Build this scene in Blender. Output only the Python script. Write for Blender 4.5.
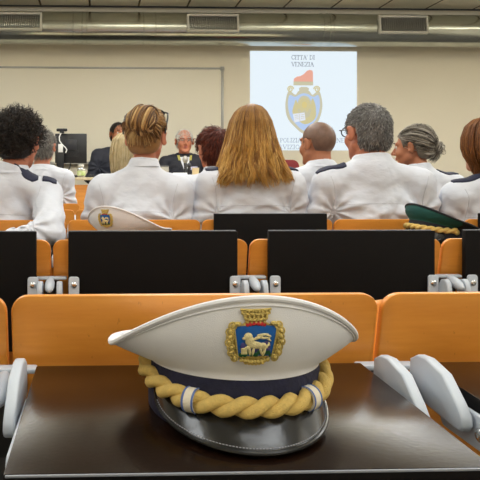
import bpy, bmesh, math, random
import numpy as np
from mathutils import Vector, Matrix, noise
from mathutils.bvhtree import BVHTree

for _o in list(bpy.data.objects):
    bpy.data.objects.remove(_o)
SC = bpy.context.scene
COL = SC.collection
PI = math.pi
R = math.radians

# ------------------------------------------------------------------ camera
CAM_H, F_PX, PX0, PY0, YAW = 1.05, 667.0, 123.0, 178.0, R(2.0)
cam_data = bpy.data.cameras.new('camera')
cam = bpy.data.objects.new('camera', cam_data)
COL.objects.link(cam)
cam.location = (0, 0, CAM_H)
cam.rotation_euler = (R(90), 0, -YAW)
cam_data.sensor_width = 36
cam_data.sensor_fit = 'HORIZONTAL'
cam_data.lens = F_PX / 480 * 36
cam_data.shift_x = (240 - PX0) / 480
cam_data.shift_y = -(240 - PY0) / 480
cam_data.clip_start = 0.05
cam_data.dof.use_dof = True
cam_data.dof.focus_distance = 0.74
cam_data.dof.aperture_fstop = 110.0
SC.camera = cam


def at(u, v, y):
    """the point of the place at distance y (metres along the seat columns) that shows at pixel u, v"""
    x = y * math.tan(YAW + math.atan((u - PX0) / F_PX))
    d = x * math.sin(YAW) + y * math.cos(YAW)
    return Vector((x, y, CAM_H - (v - PY0) / F_PX * d))


# ------------------------------------------------------------------ world, lamps, exposure
SC.view_settings.view_transform = 'Standard'
SC.view_settings.look = 'None'
SC.view_settings.gamma = 1.0
SC.view_settings.exposure = -0.1
SC.view_settings.use_curve_mapping = False
world = bpy.data.worlds.new('world')
SC.world = world
world.use_nodes = True
world.node_tree.nodes['Background'].inputs[0].default_value = (1.0, 0.95, 0.88, 1)
world.node_tree.nodes['Background'].inputs[1].default_value = 0.25
CEIL = 3.08
LAMP_Z = 2.74                         # unseen lamps, hung low so an added uplight brightens the ceiling
LAMP_SPOTS = [(x, y) for y in (-0.9, 0.9, 2.6, 4.2, 5.5) for x in (-1.75, 0.65, 3.05, 5.3)]  # row behind the camera is added to brighten surfaces facing it
LAMP_W = {-0.9: 13.0, 0.9: 15.0, 2.6: 15.0, 4.2: 14.0, 5.5: 24.0}
UP_W = {-0.9: 8.0, 0.9: 8.0, 2.6: 8.0, 4.2: 10.0, 5.5: 26.0}
for _x, _y in LAMP_SPOTS:
    _l = bpy.data.lights.new('ceiling_lamp_light', 'AREA')
    _l.shape = 'RECTANGLE'
    _l.size, _l.size_y = 1.16, 0.56
    _l.energy = LAMP_W[_y]
    _l.color = (0.90, 0.955, 1.0)
    _lo = bpy.data.objects.new('ceiling_lamp_light', _l)
    _lo.location = (_x, _y, LAMP_Z - 0.03)
    COL.objects.link(_lo)
    _l2 = _l.copy()
    _l2.energy = UP_W[_y]
    _lo = bpy.data.objects.new('ceiling_fill_light', _l2)  # added upward fill that brightens the ceiling
    _lo.location = (_x, _y, LAMP_Z + 0.03)
    _lo.rotation_euler = (PI, 0, 0)
    COL.objects.link(_lo)

# ------------------------------------------------------------------ helpers


def lin(c):
    def f(v):
        v /= 255.0
        return v / 12.92 if v <= 0.04045 else ((v + 0.055) / 1.055) ** 2.4
    return (f(c[0]), f(c[1]), f(c[2]), 1.0)


def mat(name, rgb, rough=0.5, metal=0.0, spec=0.5, var=0.0, scale=8.0, stretch=(1, 1, 1), bump=0.0, bscale=60.0,
        coat=0.0, emit=0.0, rgb2=None, sheen=0.0, trans=0.0, coords='Object'):
    m = bpy.data.materials.new(name)
    m.use_nodes = True
    nt = m.node_tree
    b = nt.nodes['Principled BSDF']
    c = lin(rgb)
    b.inputs['Base Color'].default_value = c
    b.inputs['Roughness'].default_value = rough
    b.inputs['Metallic'].default_value = metal
    b.inputs['Specular IOR Level'].default_value = spec
    b.inputs['Coat Weight'].default_value = coat
    b.inputs['Coat Roughness'].default_value = 0.08
    b.inputs['Sheen Weight'].default_value = sheen
    b.inputs['Transmission Weight'].default_value = trans
    if emit:
        b.inputs['Emission Color'].default_value = c
        b.inputs['Emission Strength'].default_value = emit
    if var or rgb2 or bump:
        tc = nt.nodes.new('ShaderNodeTexCoord')
        mp = nt.nodes.new('ShaderNodeMapping')
        mp.inputs['Scale'].default_value = stretch
        nt.links.new(tc.outputs[coords], mp.inputs[0])
    if var or rgb2:
        n = nt.nodes.new('ShaderNodeTexNoise')
        n.inputs['Scale'].default_value = scale
        n.inputs['Detail'].default_value = 5
        nt.links.new(mp.outputs[0], n.inputs['Vector'])
        r = nt.nodes.new('ShaderNodeValToRGB')
        r.color_ramp.elements[0].position = 0.3
        r.color_ramp.elements[1].position = 0.7
        c2 = lin(rgb2) if rgb2 else tuple(v * (1 - var) for v in c[:3]) + (1,)
        r.color_ramp.elements[0].color = c2
        r.color_ramp.elements[1].color = c
        nt.links.new(n.outputs['Fac'], r.inputs[0])
        nt.links.new(r.outputs[0], b.inputs['Base Color'])
    if bump:
        n2 = nt.nodes.new('ShaderNodeTexNoise')
        n2.inputs['Scale'].default_value = bscale
        n2.inputs['Detail'].default_value = 3
        nt.links.new(mp.outputs[0], n2.inputs['Vector'])
        bp = nt.nodes.new('ShaderNodeBump')
        bp.inputs['Strength'].default_value = bump
        bp.inputs['Distance'].default_value = 0.004
        nt.links.new(n2.outputs['Fac'], bp.inputs['Height'])
        nt.links.new(bp.outputs[0], b.inputs['Normal'])
    return m


def link(o, parent=None):
    COL.objects.link(o)
    if parent is not None:
        o.parent = parent
    return o


def tag(o, label=None, cat=None, group=None, kind=None):
    if label:
        o['label'] = label
    if cat:
        o['category'] = cat
    if group:
        o['group'] = group
    if kind:
        o['kind'] = kind
    return o


def empty(name, loc, rz=0.0):
    o = bpy.data.objects.new(name, None)
    o.empty_display_size = 0.05
    o.location = loc
    o.rotation_euler = (0, 0, rz)
    COL.objects.link(o)
    return o


def copy_tree(o, parent=None):
    c = o.copy()
    COL.objects.link(c)
    if parent is not None:
        c.parent = parent
    for ch in list(o.children):
        copy_tree(ch, c)
    return c


class G:
    """collects shapes; build() links them as one mesh object"""

    def __init__(self):
        self.bm = bmesh.new()

    def _take(self, b, M=None, mi=0):
        if M is not None:
            b.transform(M)
        for f in b.faces:
            f.material_index = mi
        me = bpy.data.meshes.new('tmp')
        b.to_mesh(me)
        b.free()
        self.bm.from_mesh(me)
        bpy.data.meshes.remove(me)
        return self

    def box(self, c, s, r=0.0, M=None, mi=0, seg=2):
        b = bmesh.new()
        bmesh.ops.create_cube(b, size=1.0)
        b.transform(Matrix.Diagonal((s[0], s[1], s[2], 1)))
        if r > 0:
            bmesh.ops.bevel(b, geom=list(b.edges), offset=r, segments=seg, profile=0.5, affect='EDGES')
        b.transform(Matrix.Translation(c))
        return self._take(b, M, mi)

    def prism(self, poly, lo, hi, axis='y', bev=0.0, M=None, mi=0, seg=2):
        """poly: 2-D outline; extruded along axis from lo to hi"""
        b = bmesh.new()
        def P(p, t):
            if axis == 'y':
                return (p[0], t, p[1])
            if axis == 'x':
                return (t, p[0], p[1])
            return (p[0], p[1], t)
        v0 = [b.verts.new(P(p, lo)) for p in poly]
        v1 = [b.verts.new(P(p, hi)) for p in poly]
        n = len(poly)
        b.faces.new(v0)
        b.faces.new(v1[::-1])
        for i in range(n):
            b.faces.new((v0[i], v1[i], v1[(i + 1) % n], v0[(i + 1) % n]))
        bmesh.ops.recalc_face_normals(b, faces=list(b.faces))
        if bev > 0:
            es = [e for e in b.edges if (e.verts[0] in v0 and e.verts[1] in v0) or (e.verts[0] in v1 and e.verts[1] in v1)]
            bmesh.ops.bevel(b, geom=es, offset=bev, segments=seg, profile=0.5, affect='EDGES')
        return self._take(b, M, mi)

    def tube(self, pts, rad, n=8, closed=False, M=None, mi=0, caps=True):
        pts = [Vector(p) for p in pts]
        m = len(pts)
        if not hasattr(rad, '__len__'):
            rad = [rad] * m
        b = bmesh.new()
        rings = []
        up = None
        for i, p in enumerate(pts):
            if closed:
                t = pts[(i + 1) % m] - pts[i - 1]
            else:
                t = pts[min(i + 1, m - 1)] - pts[max(i - 1, 0)]
            t.normalize()
            if up is None:
                up = Vector((0, 0, 1)) if abs(t.z) < 0.9 else Vector((1, 0, 0))
            s = t.cross(up)
            s.normalize()
            up = s.cross(t)
            rings.append([b.verts.new(p + (s * math.cos(a) + up * math.sin(a)) * rad[i]) for a in [2 * PI * k / n for k in range(n)]])
        for i in range(m if closed else m - 1):
            a, c = rings[i], rings[(i + 1) % m]
            off = 0
            if closed and i == m - 1:
                off = min(range(n), key=lambda q: (a[0].co - c[q].co).length)
            for k in range(n):
                b.faces.new((a[k], a[(k + 1) % n], c[(k + 1 + off) % n], c[(k + off) % n]))
        if caps and not closed:
            b.faces.new(rings[0][::-1])
            b.faces.new(rings[-1])
        bmesh.ops.recalc_face_normals(b, faces=list(b.faces))
        return self._take(b, M, mi)

    def lathe(self, prof, n=24, M=None, mi=0):
        """prof: (radius, z) list, revolved about z"""
        b = bmesh.new()
        rings = []
        for r, z in prof:
            if r < 1e-6:
                rings.append([b.verts.new((0, 0, z))])
            else:
                rings.append([b.verts.new((r * math.cos(2 * PI * k / n), r * math.sin(2 * PI * k / n), z)) for k in range(n)])
        for a, c in zip(rings, rings[1:]):
            for k in range(n):
                q = [a[k % len(a)], a[(k + 1) % len(a)], c[(k + 1) % len(c)], c[k % len(c)]]
                q = list(dict.fromkeys(q))
                if len(q) > 2:
                    b.faces.new(q)
        bmesh.ops.recalc_face_normals(b, faces=list(b.faces))
        return self._take(b, M, mi)

    def ball(self, c, r, M=None, mi=0, sub=2, Rm=None):
        b = bmesh.new()
        bmesh.ops.create_icosphere(b, subdivisions=sub, radius=1.0)
        if not hasattr(r, '__len__'):
            r = (r, r, r)
        b.transform(Matrix.Diagonal((r[0], r[1], r[2], 1)))
        if Rm is not None:
            b.transform(Rm.to_4x4())
        b.transform(Matrix.Translation(c))
        return self._take(b, M, mi)

    def grid(self, rows, close=False, mi=0, M=None):
        """rows of points -> quads"""
        b = bmesh.new()
        vs = [[b.verts.new(p) for p in r] for r in rows]
        for a, c in zip(vs, vs[1:]):
            n = len(a)
            for k in range(n if close else n - 1):
                b.faces.new((a[k], a[(k + 1) % n], c[(k + 1) % n], c[k]))
        return self._take(b, M, mi)

    def warp(self, fn):
        for v in self.bm.verts:
            v.co = fn(v.co)
        return self

    def build(self, name, mats, parent=None, smooth=True, angle=40, flip=False):
        me = bpy.data.meshes.new(name)
        if flip:
            bmesh.ops.reverse_faces(self.bm, faces=list(self.bm.faces))
        self.bm.to_mesh(me)
        self.bm.free()
        for m in (mats if isinstance(mats, (list, tuple)) else [mats]):
            me.materials.append(m)
        o = bpy.data.objects.new(name, me)
        link(o, parent)
        if smooth:
            me.polygons.foreach_set('use_smooth', [True] * len(me.polygons))
            me.set_sharp_from_angle(angle=R(angle))
        return o


def np_mesh(name, V, Fq, mats, parent=None, mi=None, smooth=True):
    """quads or triangles from numpy arrays"""
    me = bpy.data.meshes.new(name)
    V = np.asarray(V, np.float32)
    Fq = np.asarray(Fq, np.int32)
    k = Fq.shape[1]
    me.vertices.add(len(V))
    me.vertices.foreach_set('co', V.ravel())
    me.loops.add(Fq.size)
    me.loops.foreach_set('vertex_index', Fq.ravel())
    me.polygons.add(len(Fq))
    me.polygons.foreach_set('loop_start', np.arange(0, Fq.size, k, dtype=np.int32))
    if mi is not None:
        me.polygons.foreach_set('material_index', np.asarray(mi, np.int32))
    if smooth:
        me.polygons.foreach_set('use_smooth', np.ones(len(Fq), bool))
    for m in (mats if isinstance(mats, (list, tuple)) else [mats]):
        me.materials.append(m)
    me.update(calc_edges=True)
    me.validate()
    o = bpy.data.objects.new(name, me)
    link(o, parent)
    return o


def rrect(w, h, r, n=5, cx=0.0, cz=0.0):
    pts = []
    for sx, sz, a0 in ((1, 1, 0), (-1, 1, 90), (-1, -1, 180), (1, -1, 270)):
        for k in range(n + 1):
            a = R(a0 + 90 * k / n)
            pts.append((cx + sx * (w / 2 - r) + r * math.cos(a), cz + sz * (h / 2 - r) + r * math.sin(a)))
    return pts


# ------------------------------------------------------------------ materials
M = {}
M['wall'] = mat('wall_paint', (222, 213, 193), 0.85, spec=0.2, var=0.03, scale=2)
M['floor'] = mat('floor_lino', (78, 74, 68), 0.5, var=0.15, scale=6)
M['platform'] = mat('platform_carpet', (92, 88, 84), 0.9, var=0.15, scale=40)
M['black_plate'] = mat('tablet_black', (30, 17, 10), 0.22, spec=0.25, var=0.25, scale=5, bump=0.05, bscale=220)
M['tablet_under'] = mat('tablet_underside', (15, 12, 11), 0.7, spec=0.15)
M['edge_strip'] = mat('tablet_edge', (140, 143, 152), 0.4)
M['grey_metal'] = mat('grey_casting', (192, 199, 208), 0.42, spec=0.5, bump=0.03, bscale=300)
M['dark_metal'] = mat('dark_steel', (38, 38, 42), 0.45)
M['screw'] = mat('screw_steel', (215, 215, 215), 0.22, metal=1.0)
M['duct'] = mat('galvanised_duct', (190, 194, 188), 0.2, metal=1.0, rgb2=(176, 180, 174), scale=5)
M['alu'] = mat('alu_frame', (150, 148, 142), 0.4, metal=0.8)
M['grille'] = mat('grille_grey', (205, 203, 196), 0.5)
M['grille_dark'] = mat('grille_slat', (120, 120, 116), 0.5)
M['white_board'] = mat('board_enamel', (222, 215, 197), 0.4, spec=0.4)
M['black'] = mat('black_plastic', (24, 24, 26), 0.4)
M['white_plastic'] = mat('white_plastic', (228, 228, 226), 0.4)


def wood_mat():
    m = mat('beech_laminate', (228, 146, 52), 0.32, spec=0.5)
    nt = m.node_tree
    b = nt.nodes['Principled BSDF']
    tc = nt.nodes.new('ShaderNodeTexCoord')
    mp = nt.nodes.new('ShaderNodeMapping')
    mp.inputs['Scale'].default_value = (1.5, 1.5, 14)
    nt.links.new(tc.outputs['Object'], mp.inputs[0])
    n = nt.nodes.new('ShaderNodeTexNoise')
    n.inputs['Scale'].default_value = 3.0
    n.inputs['Detail'].default_value = 6
    n.inputs['Roughness'].default_value = 0.6
    nt.links.new(mp.outputs[0], n.inputs['Vector'])
    r = nt.nodes.new('ShaderNodeValToRGB')
    r.color_ramp.elements[0].position = 0.3
    r.color_ramp.elements[1].position = 0.72
    r.color_ramp.elements[0].color = lin((216, 134, 46))
    r.color_ramp.elements[1].color = lin((234, 156, 66))
    nt.links.new(n.outputs['Fac'], r.inputs[0])
    # small dark flecks of beech
    mp2 = nt.nodes.new('ShaderNodeMapping')
    mp2.inputs['Scale'].default_value = (150, 150, 55)
    nt.links.new(tc.outputs['Object'], mp2.inputs[0])
    v = nt.nodes.new('ShaderNodeTexNoise')
    v.inputs['Scale'].default_value = 1.0
    nt.links.new(mp2.outputs[0], v.inputs['Vector'])
    r2 = nt.nodes.new('ShaderNodeValToRGB')
    r2.color_ramp.elements[0].position = 0.7
    r2.color_ramp.elements[1].position = 0.8
    r2.color_ramp.elements[0].color = (1, 1, 1, 1)
    r2.color_ramp.elements[1].color = (0.7, 0.6, 0.5, 1)
    nt.links.new(v.outputs['Fac'], r2.inputs[0])
    mx = nt.nodes.new('ShaderNodeMix')
    mx.data_type = 'RGBA'
    mx.blend_type = 'MULTIPLY'
    mx.inputs[0].default_value = 1.0
    nt.links.new(r.outputs[0], mx.inputs[6])
    nt.links.new(r2.outputs[0], mx.inputs[7])
    nt.links.new(mx.outputs[2], b.inputs['Base Color'])
    return m


M['wood'] = wood_mat()

# ------------------------------------------------------------------ the room
XL, XR, YB, YF = -3.6, 6.6, -1.6, 8.0


def struct(name, g, m, smooth=False):
    return tag(g.build(name, m, None, smooth), kind='structure')


struct('floor', G().box(((XL + XR) / 2, (YB + YF) / 2, -0.05), (XR - XL, YF - YB, 0.1)), M['floor'])
struct('floor_platform', G().box(((XL + XR) / 2, 6.75, 0.1), (XR - XL, 2.5, 0.2), 0.006), M['platform'])
struct('wall_front', G().box(((XL + XR) / 2, YF + 0.05, 1.6), (XR - XL, 0.1, 3.2)), M['wall'])
struct('wall_left', G().box((XL - 0.05, (YB + YF) / 2, 1.6), (0.1, YF - YB + 0.2, 3.2)), M['wall'])
struct('wall_right', G().box((XR + 0.05, (YB + YF) / 2, 1.6), (0.1, YF - YB + 0.2, 3.2)), M['wall'])
struct('wall_back', G().box(((XL + XR) / 2, YB - 0.05, 1.6), (XR - XL, 0.1, 3.2)), M['wall'])


def ceiling_mat():
    m = mat('ceiling_tile', (226, 214, 186), 0.9, spec=0.1)
    nt = m.node_tree
    b = nt.nodes['Principled BSDF']
    tc = nt.nodes.new('ShaderNodeTexCoord')
    mp = nt.nodes.new('ShaderNodeMapping')
    mp.inputs['Location'].default_value = (0.116, 0.0, 0)
    nt.links.new(tc.outputs['Object'], mp.inputs[0])
    br = nt.nodes.new('ShaderNodeTexBrick')
    br.offset = 0.0
    br.inputs['Color1'].default_value = lin((236, 228, 206))
    br.inputs['Color2'].default_value = lin((241, 234, 214))
    br.inputs['Mortar'].default_value = lin((96, 84, 62))
    br.inputs['Scale'].default_value = 1.0
    br.inputs['Mortar Size'].default_value = 0.012
    br.inputs['Brick Width'].default_value = 0.575
    br.inputs['Row Height'].default_value = 1.2
    nt.links.new(mp.outputs[0], br.inputs['Vector'])
    nt.links.new(br.outputs['Color'], b.inputs['Base Color'])
    return m


struct('ceiling', G().box(((XL + XR) / 2, (YB + YF) / 2 - 0.06, CEIL + 0.04), (XR - XL, YF - YB - 0.12, 0.08)), ceiling_mat())
struct('shadow_strip_1', G().box(((XL + XR) / 2, YF - 0.13, CEIL - 0.002), (XR - XL, 0.02, 0.03), 0.003), M['dark_metal'])  # dark strip standing in for the shadow gap at the ceiling's end
struct('baseboard_front', G().box(((XL + XR) / 2, YF - 0.008, 0.26), (XR - XL, 0.016, 0.12), 0.003), M['alu'])

# ceiling luminaires out of view; hanging form made up for the uplight
M['diffuser'] = mat('lamp_diffuser', (255, 246, 228), 0.6, emit=1.4)
lamp0 = empty('ceiling_lamp', (0, 0, LAMP_Z))
g = G()
for sx, sy, w, d in ((0, 0.29, 1.22, 0.03), (0, -0.29, 1.22, 0.03), (0.595, 0, 0.03, 0.55), (-0.595, 0, 0.03, 0.55)):
    g.box((sx, sy, 0), (w, d, 0.05), 0.003)
g.build('frame', M['white_plastic'], lamp0, False)
G().box((0, 0, 0.0), (1.18, 0.55, 0.03)).build('diffuser', M['diffuser'], lamp0, False)
for sx in (-1, 1):
    G().tube([(sx * 0.5, 0, 0.0), (sx * 0.5, 0, CEIL - LAMP_Z)], 0.004, 6).build('suspension_rod', M['alu'], lamp0)
for i, (x, y) in enumerate(LAMP_SPOTS):
    o = lamp0 if i == 0 else copy_tree(lamp0)
    o.location = (x, y, LAMP_Z)
    tag(o, 'unseen white rectangular ceiling lamp, hung low to brighten the ceiling too', 'lamp', 'ceiling lamps')

# ------------------------------------------------------------------ the duct with its grilles
duct = tag(empty('air_duct', (0, 7.7, 2.775)), 'round galvanised steel air duct running along the top of the front wall', 'duct')
DR = 0.186
g = G()
g.lathe([(DR, XL), (DR, XR)], 64, Matrix.Rotation(R(90), 4, 'Y'))
g.build('pipe', M['duct'], duct)
for u in (73, 82, 86.5, 144, 156, 325, 331.5, 334.5):
    x = at(u, 25, 7.7 - DR).x
    G().lathe([(DR, -0.006), (DR + 0.004, -0.004), (DR + 0.005, 0), (DR + 0.004, 0.004), (DR, 0.006)], 64,
              Matrix.Translation((x, 0, 0)) @ Matrix.Rotation(R(90), 4, 'Y')).build('seam', M['duct'], duct)
for u0, u1 in ((-22, 41), (188, 238), (380, 427)):
    x0, x1 = at(u0, 22, 7.5).x, at(u1, 22, 7.5).x
    w, h = x1 - x0, 0.185
    ang = R(8)
    Mx = Matrix.Translation(((x0 + x1) / 2, 0, 0)) @ Matrix.Rotation(-ang, 4, 'X') @ Matrix.Translation((0, -DR - 0.006, 0.0))
    g = G()
    for cx, cz, sx, sz in ((0, h / 2, w, 0.022), (0, -h / 2, w, 0.022), (w / 2, 0, 0.022, h + 0.022), (-w / 2, 0, 0.022, h + 0.022)):
        g.box((cx, 0, cz), (sx, 0.05, sz), 0.004, Mx)
    fr = g.build('grille', M['grille'], duct, True, 30)
    g = G().box((0, 0.022, 0), (w, 0.006, h), 0, Mx)
    g.build('grille_backing', M['black'], fr, False)
    g = G()
    n = int(w / 0.024)
    for k in range(n):
        g.box((-w / 2 + (k + 0.5) * w / n, 0.0, 0), (0.010, 0.03, h), 0, Mx @ Matrix.Identity(4))
    for k in range(3):
        g.box((0, 0.012, -h / 2 + (k + 1) * h / 4), (w, 0.02, 0.006), 0, Mx)
    g.build('grille_blades', M['grille_dark'], fr, False)

# ------------------------------------------------------------------ whiteboard
wb0, wb1 = at(-95, 67, YF), at(222, 163, YF)
wb = tag(empty('whiteboard', ((wb0.x + wb1.x) / 2, YF, wb1.z)), 'wide whiteboard in a thin aluminium frame on the front wall', 'whiteboard')
ww, wh = wb1.x - wb0.x, wb0.z - wb1.z
G().box((0, -0.012, wh / 2), (ww, 0.014, wh), 0.002).build('writing_surface', M['white_board'], wb, False)
g = G()
for cx, cz, sx, sz in ((0, wh, ww + 0.02, 0.022), (0, 0, ww + 0.02, 0.03), (ww / 2, wh / 2, 0.03, wh), (-ww / 2, wh / 2, 0.03, wh)):
    g.box((cx, -0.016, cz), (sx, 0.03, sz), 0.004)
g.build('frame', M['alu'], wb)
G().box((0, -0.05, -0.012), (ww * 0.98, 0.07, 0.012), 0.003).build('pen_tray', M['alu'], wb)
g = G()
for sx in (1, -1):
    for z in (0, wh):
        g.box((sx * ww / 2, -0.018, z), (0.05, 0.036, 0.05), 0.01)
g.build('corner_cap', mat('corner_cap', (150, 148, 142), 0.5), wb)
# ------------------------------------------------------------------ the projected slide
def glow(name, rgb, s=1.0):
    m = bpy.data.materials.new(name)
    m.use_nodes = True
    b = m.node_tree.nodes['Principled BSDF']
    b.inputs['Base Color'].default_value = (0.02, 0.02, 0.02, 1)
    b.inputs['Roughness'].default_value = 0.9
    b.inputs['Specular IOR Level'].default_value = 0.1
    b.inputs['Emission Color'].default_value = lin(rgb)
    b.inputs['Emission Strength'].default_value = s
    return m


M['slide'] = glow('slide_light', (228, 240, 248), 1.1)
M['s_text'] = glow('slide_text', (132, 140, 152))
M['s_text2'] = glow('slide_text_pale', (166, 180, 190))
M['s_gold'] = glow('slide_gold', (208, 204, 178))
M['s_gold2'] = glow('slide_gold_deep', (214, 204, 156))
M['s_blue'] = glow('slide_blue', (188, 211, 246))
M['s_red'] = glow('slide_red', (240, 176, 156))
M['s_band'] = glow('slide_band', (206, 200, 170))
M['s_white'] = glow('slide_book', (232, 238, 248))
s0, s1 = at(250, 51, YF), at(356.5, 150.5, YF)
SW, SH = s1.x - s0.x, s0.z - s1.z
slide = tag(empty('projected_slide', (s0.x, YF - 0.003, s1.z)), 'bright projected slide with a pale blue and gold crest on the front wall', 'projection')
PXM = SW / 106.5                      # metres per pixel on the wall


def S(u, v):
    return ((u - 250) * PXM, (150.5 - v) * PXM)


G().box((SW / 2, -0.003, SH / 2), (SW, 0.006, SH)).build('slide_ground', M['slide'], slide, False)


def flat(name, poly, m, parent, d, t=0.001):
    return G().prism([S(*p) for p in poly], -d - t, -d, 'y').build(name, m, parent, False)


def smooth_poly(pts, n=6):
    out = []
    k = len(pts)
    for i in range(k):
        p0, p1, p2, p3 = [Vector(pts[(i + j - 1) % k]) for j in range(4)]
        for s in range(n):
            t = s / n
            out.append(tuple(0.5 * ((2 * p1) + (p2 - p0) * t + (2 * p0 - 5 * p1 + 4 * p2 - p3) * t * t + (3 * p1 - p0 - 3 * p2 + p3) * t ** 3)))
    return out


# crest: shield rim, blue field, lion, book, cap with its band, scrolls
shield = [(287, 94), (290, 92), (295, 95.5), (298, 92), (303.5, 90), (309, 92), (312, 95.5), (317, 92), (320, 94), (322, 106), (319.5, 118), (314, 127), (304, 134), (294, 127), (287, 118), (285, 106)]
field = [(289, 96), (294.5, 97.5), (299.5, 95), (303.5, 94), (308, 95), (313, 97.5), (318, 96), (319.5, 106), (317, 117), (311.5, 125), (304, 131), (296, 125), (290, 117), (287.6, 106)]
rim = flat('crest_rim', smooth_poly(shield), M['s_gold'], slide, 0.006)
flat('crest_field', smooth_poly(field), M['s_blue'], rim, 0.007)
lion = [(292, 112), (294, 104), (295.5, 100.5), (297.5, 104), (299, 99), (303, 96.5), (308, 98), (310, 103), (312, 99), (314.5, 104), (315.5, 110), (315, 118), (310, 123), (304, 124.5), (299, 122), (294, 118)]
lo = flat('crest_lion', smooth_poly(lion), M['s_gold2'], rim, 0.0085)
halo = [(304 + 7 * math.cos(a), 104.5 - 7.5 * math.sin(a)) for a in [PI * k / 12 for k in range(13)]] + [(304 + 5.6 * math.cos(a), 104.5 - 6 * math.sin(a)) for a in [PI - PI * k / 12 for k in range(13)]]
flat('crest_halo', halo, M['s_gold'], rim, 0.0098)
face = [(304 + 2.6 * math.cos(a), 105.5 + 3.2 * math.sin(a)) for a in [2 * PI * k / 16 for k in range(16)]]
flat('crest_face', face, glow('slide_face', (222, 206, 140)), lo, 0.0105)
flat('crest_mane', [(297, 110), (299, 109), (301, 113), (304, 110.5), (307, 113), (309, 109), (311, 110), (309, 117), (304, 119), (299, 117)], M['s_band'], lo, 0.0098)
bk = flat('crest_book', [(292.5, 114.5), (304, 113), (305, 120.5), (294, 123)], M['s_white'], rim, 0.0112)
flat('book_line', [(298.3, 114), (298.7, 114), (299.6, 121.6), (299.2, 121.7)], M['s_gold'], bk, 0.0125)
for k in range(3):
    flat('book_line', [(294 + k * 0.3, 116 + k * 1.7), (297.4 + k * 0.3, 115.5 + k * 1.7), (297.5 + k * 0.3, 115.9 + k * 1.7), (294.1 + k * 0.3, 116.4 + k * 1.7)], M['s_band'], bk, 0.0125)
    flat('book_line', [(300 + k * 0.2, 115.4 + k * 1.7), (303.3 + k * 0.2, 114.9 + k * 1.7), (303.4 + k * 0.2, 115.3 + k * 1.7), (300.1 + k * 0.2, 115.8 + k * 1.7)], M['s_band'], bk, 0.0125)
corno = [(293.2, 82.4), (293.6, 79.6), (296.5, 77.6), (300, 77), (303.5, 75), (306.5, 71.8), (309.5, 70.8), (312, 71.6), (312.6, 74), (312.6, 82.4)]
hat = flat('crest_cap', corno, M['s_red'], slide, 0.006)
flat('cap_band', [(293.1, 82.4), (312.7, 82.4), (312.7, 86.2), (293.1, 86.2)], M['s_band'], hat, 0.0072)
flat('cap_band_line', [(293.1, 83.8), (312.7, 83.8), (312.7, 84.4), (293.1, 84.4)], M['s_gold'], hat, 0.0085)
for cx, sg in ((290, -1), (316.6, 1)):
    g = G()
    pts = []
    for k in range(30):
        a = k / 29 * 3.4 * PI
        r_ = 3.3 * (1 - k / 36)
        p = S(cx + sg * r_ * math.cos(a + PI), 90 - r_ * math.sin(a))
        pts.append((p[0], -0.0095, p[1]))
    g.tube(pts, 0.0078, 5)
    g.build('crest_scroll', M['s_gold2'], slide)
flat('crest_clasp', [(298.5, 89), (301, 87.8), (306, 87.8), (308.5, 89), (308, 92), (299, 92)], M['s_gold'], slide, 0.0085)

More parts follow.
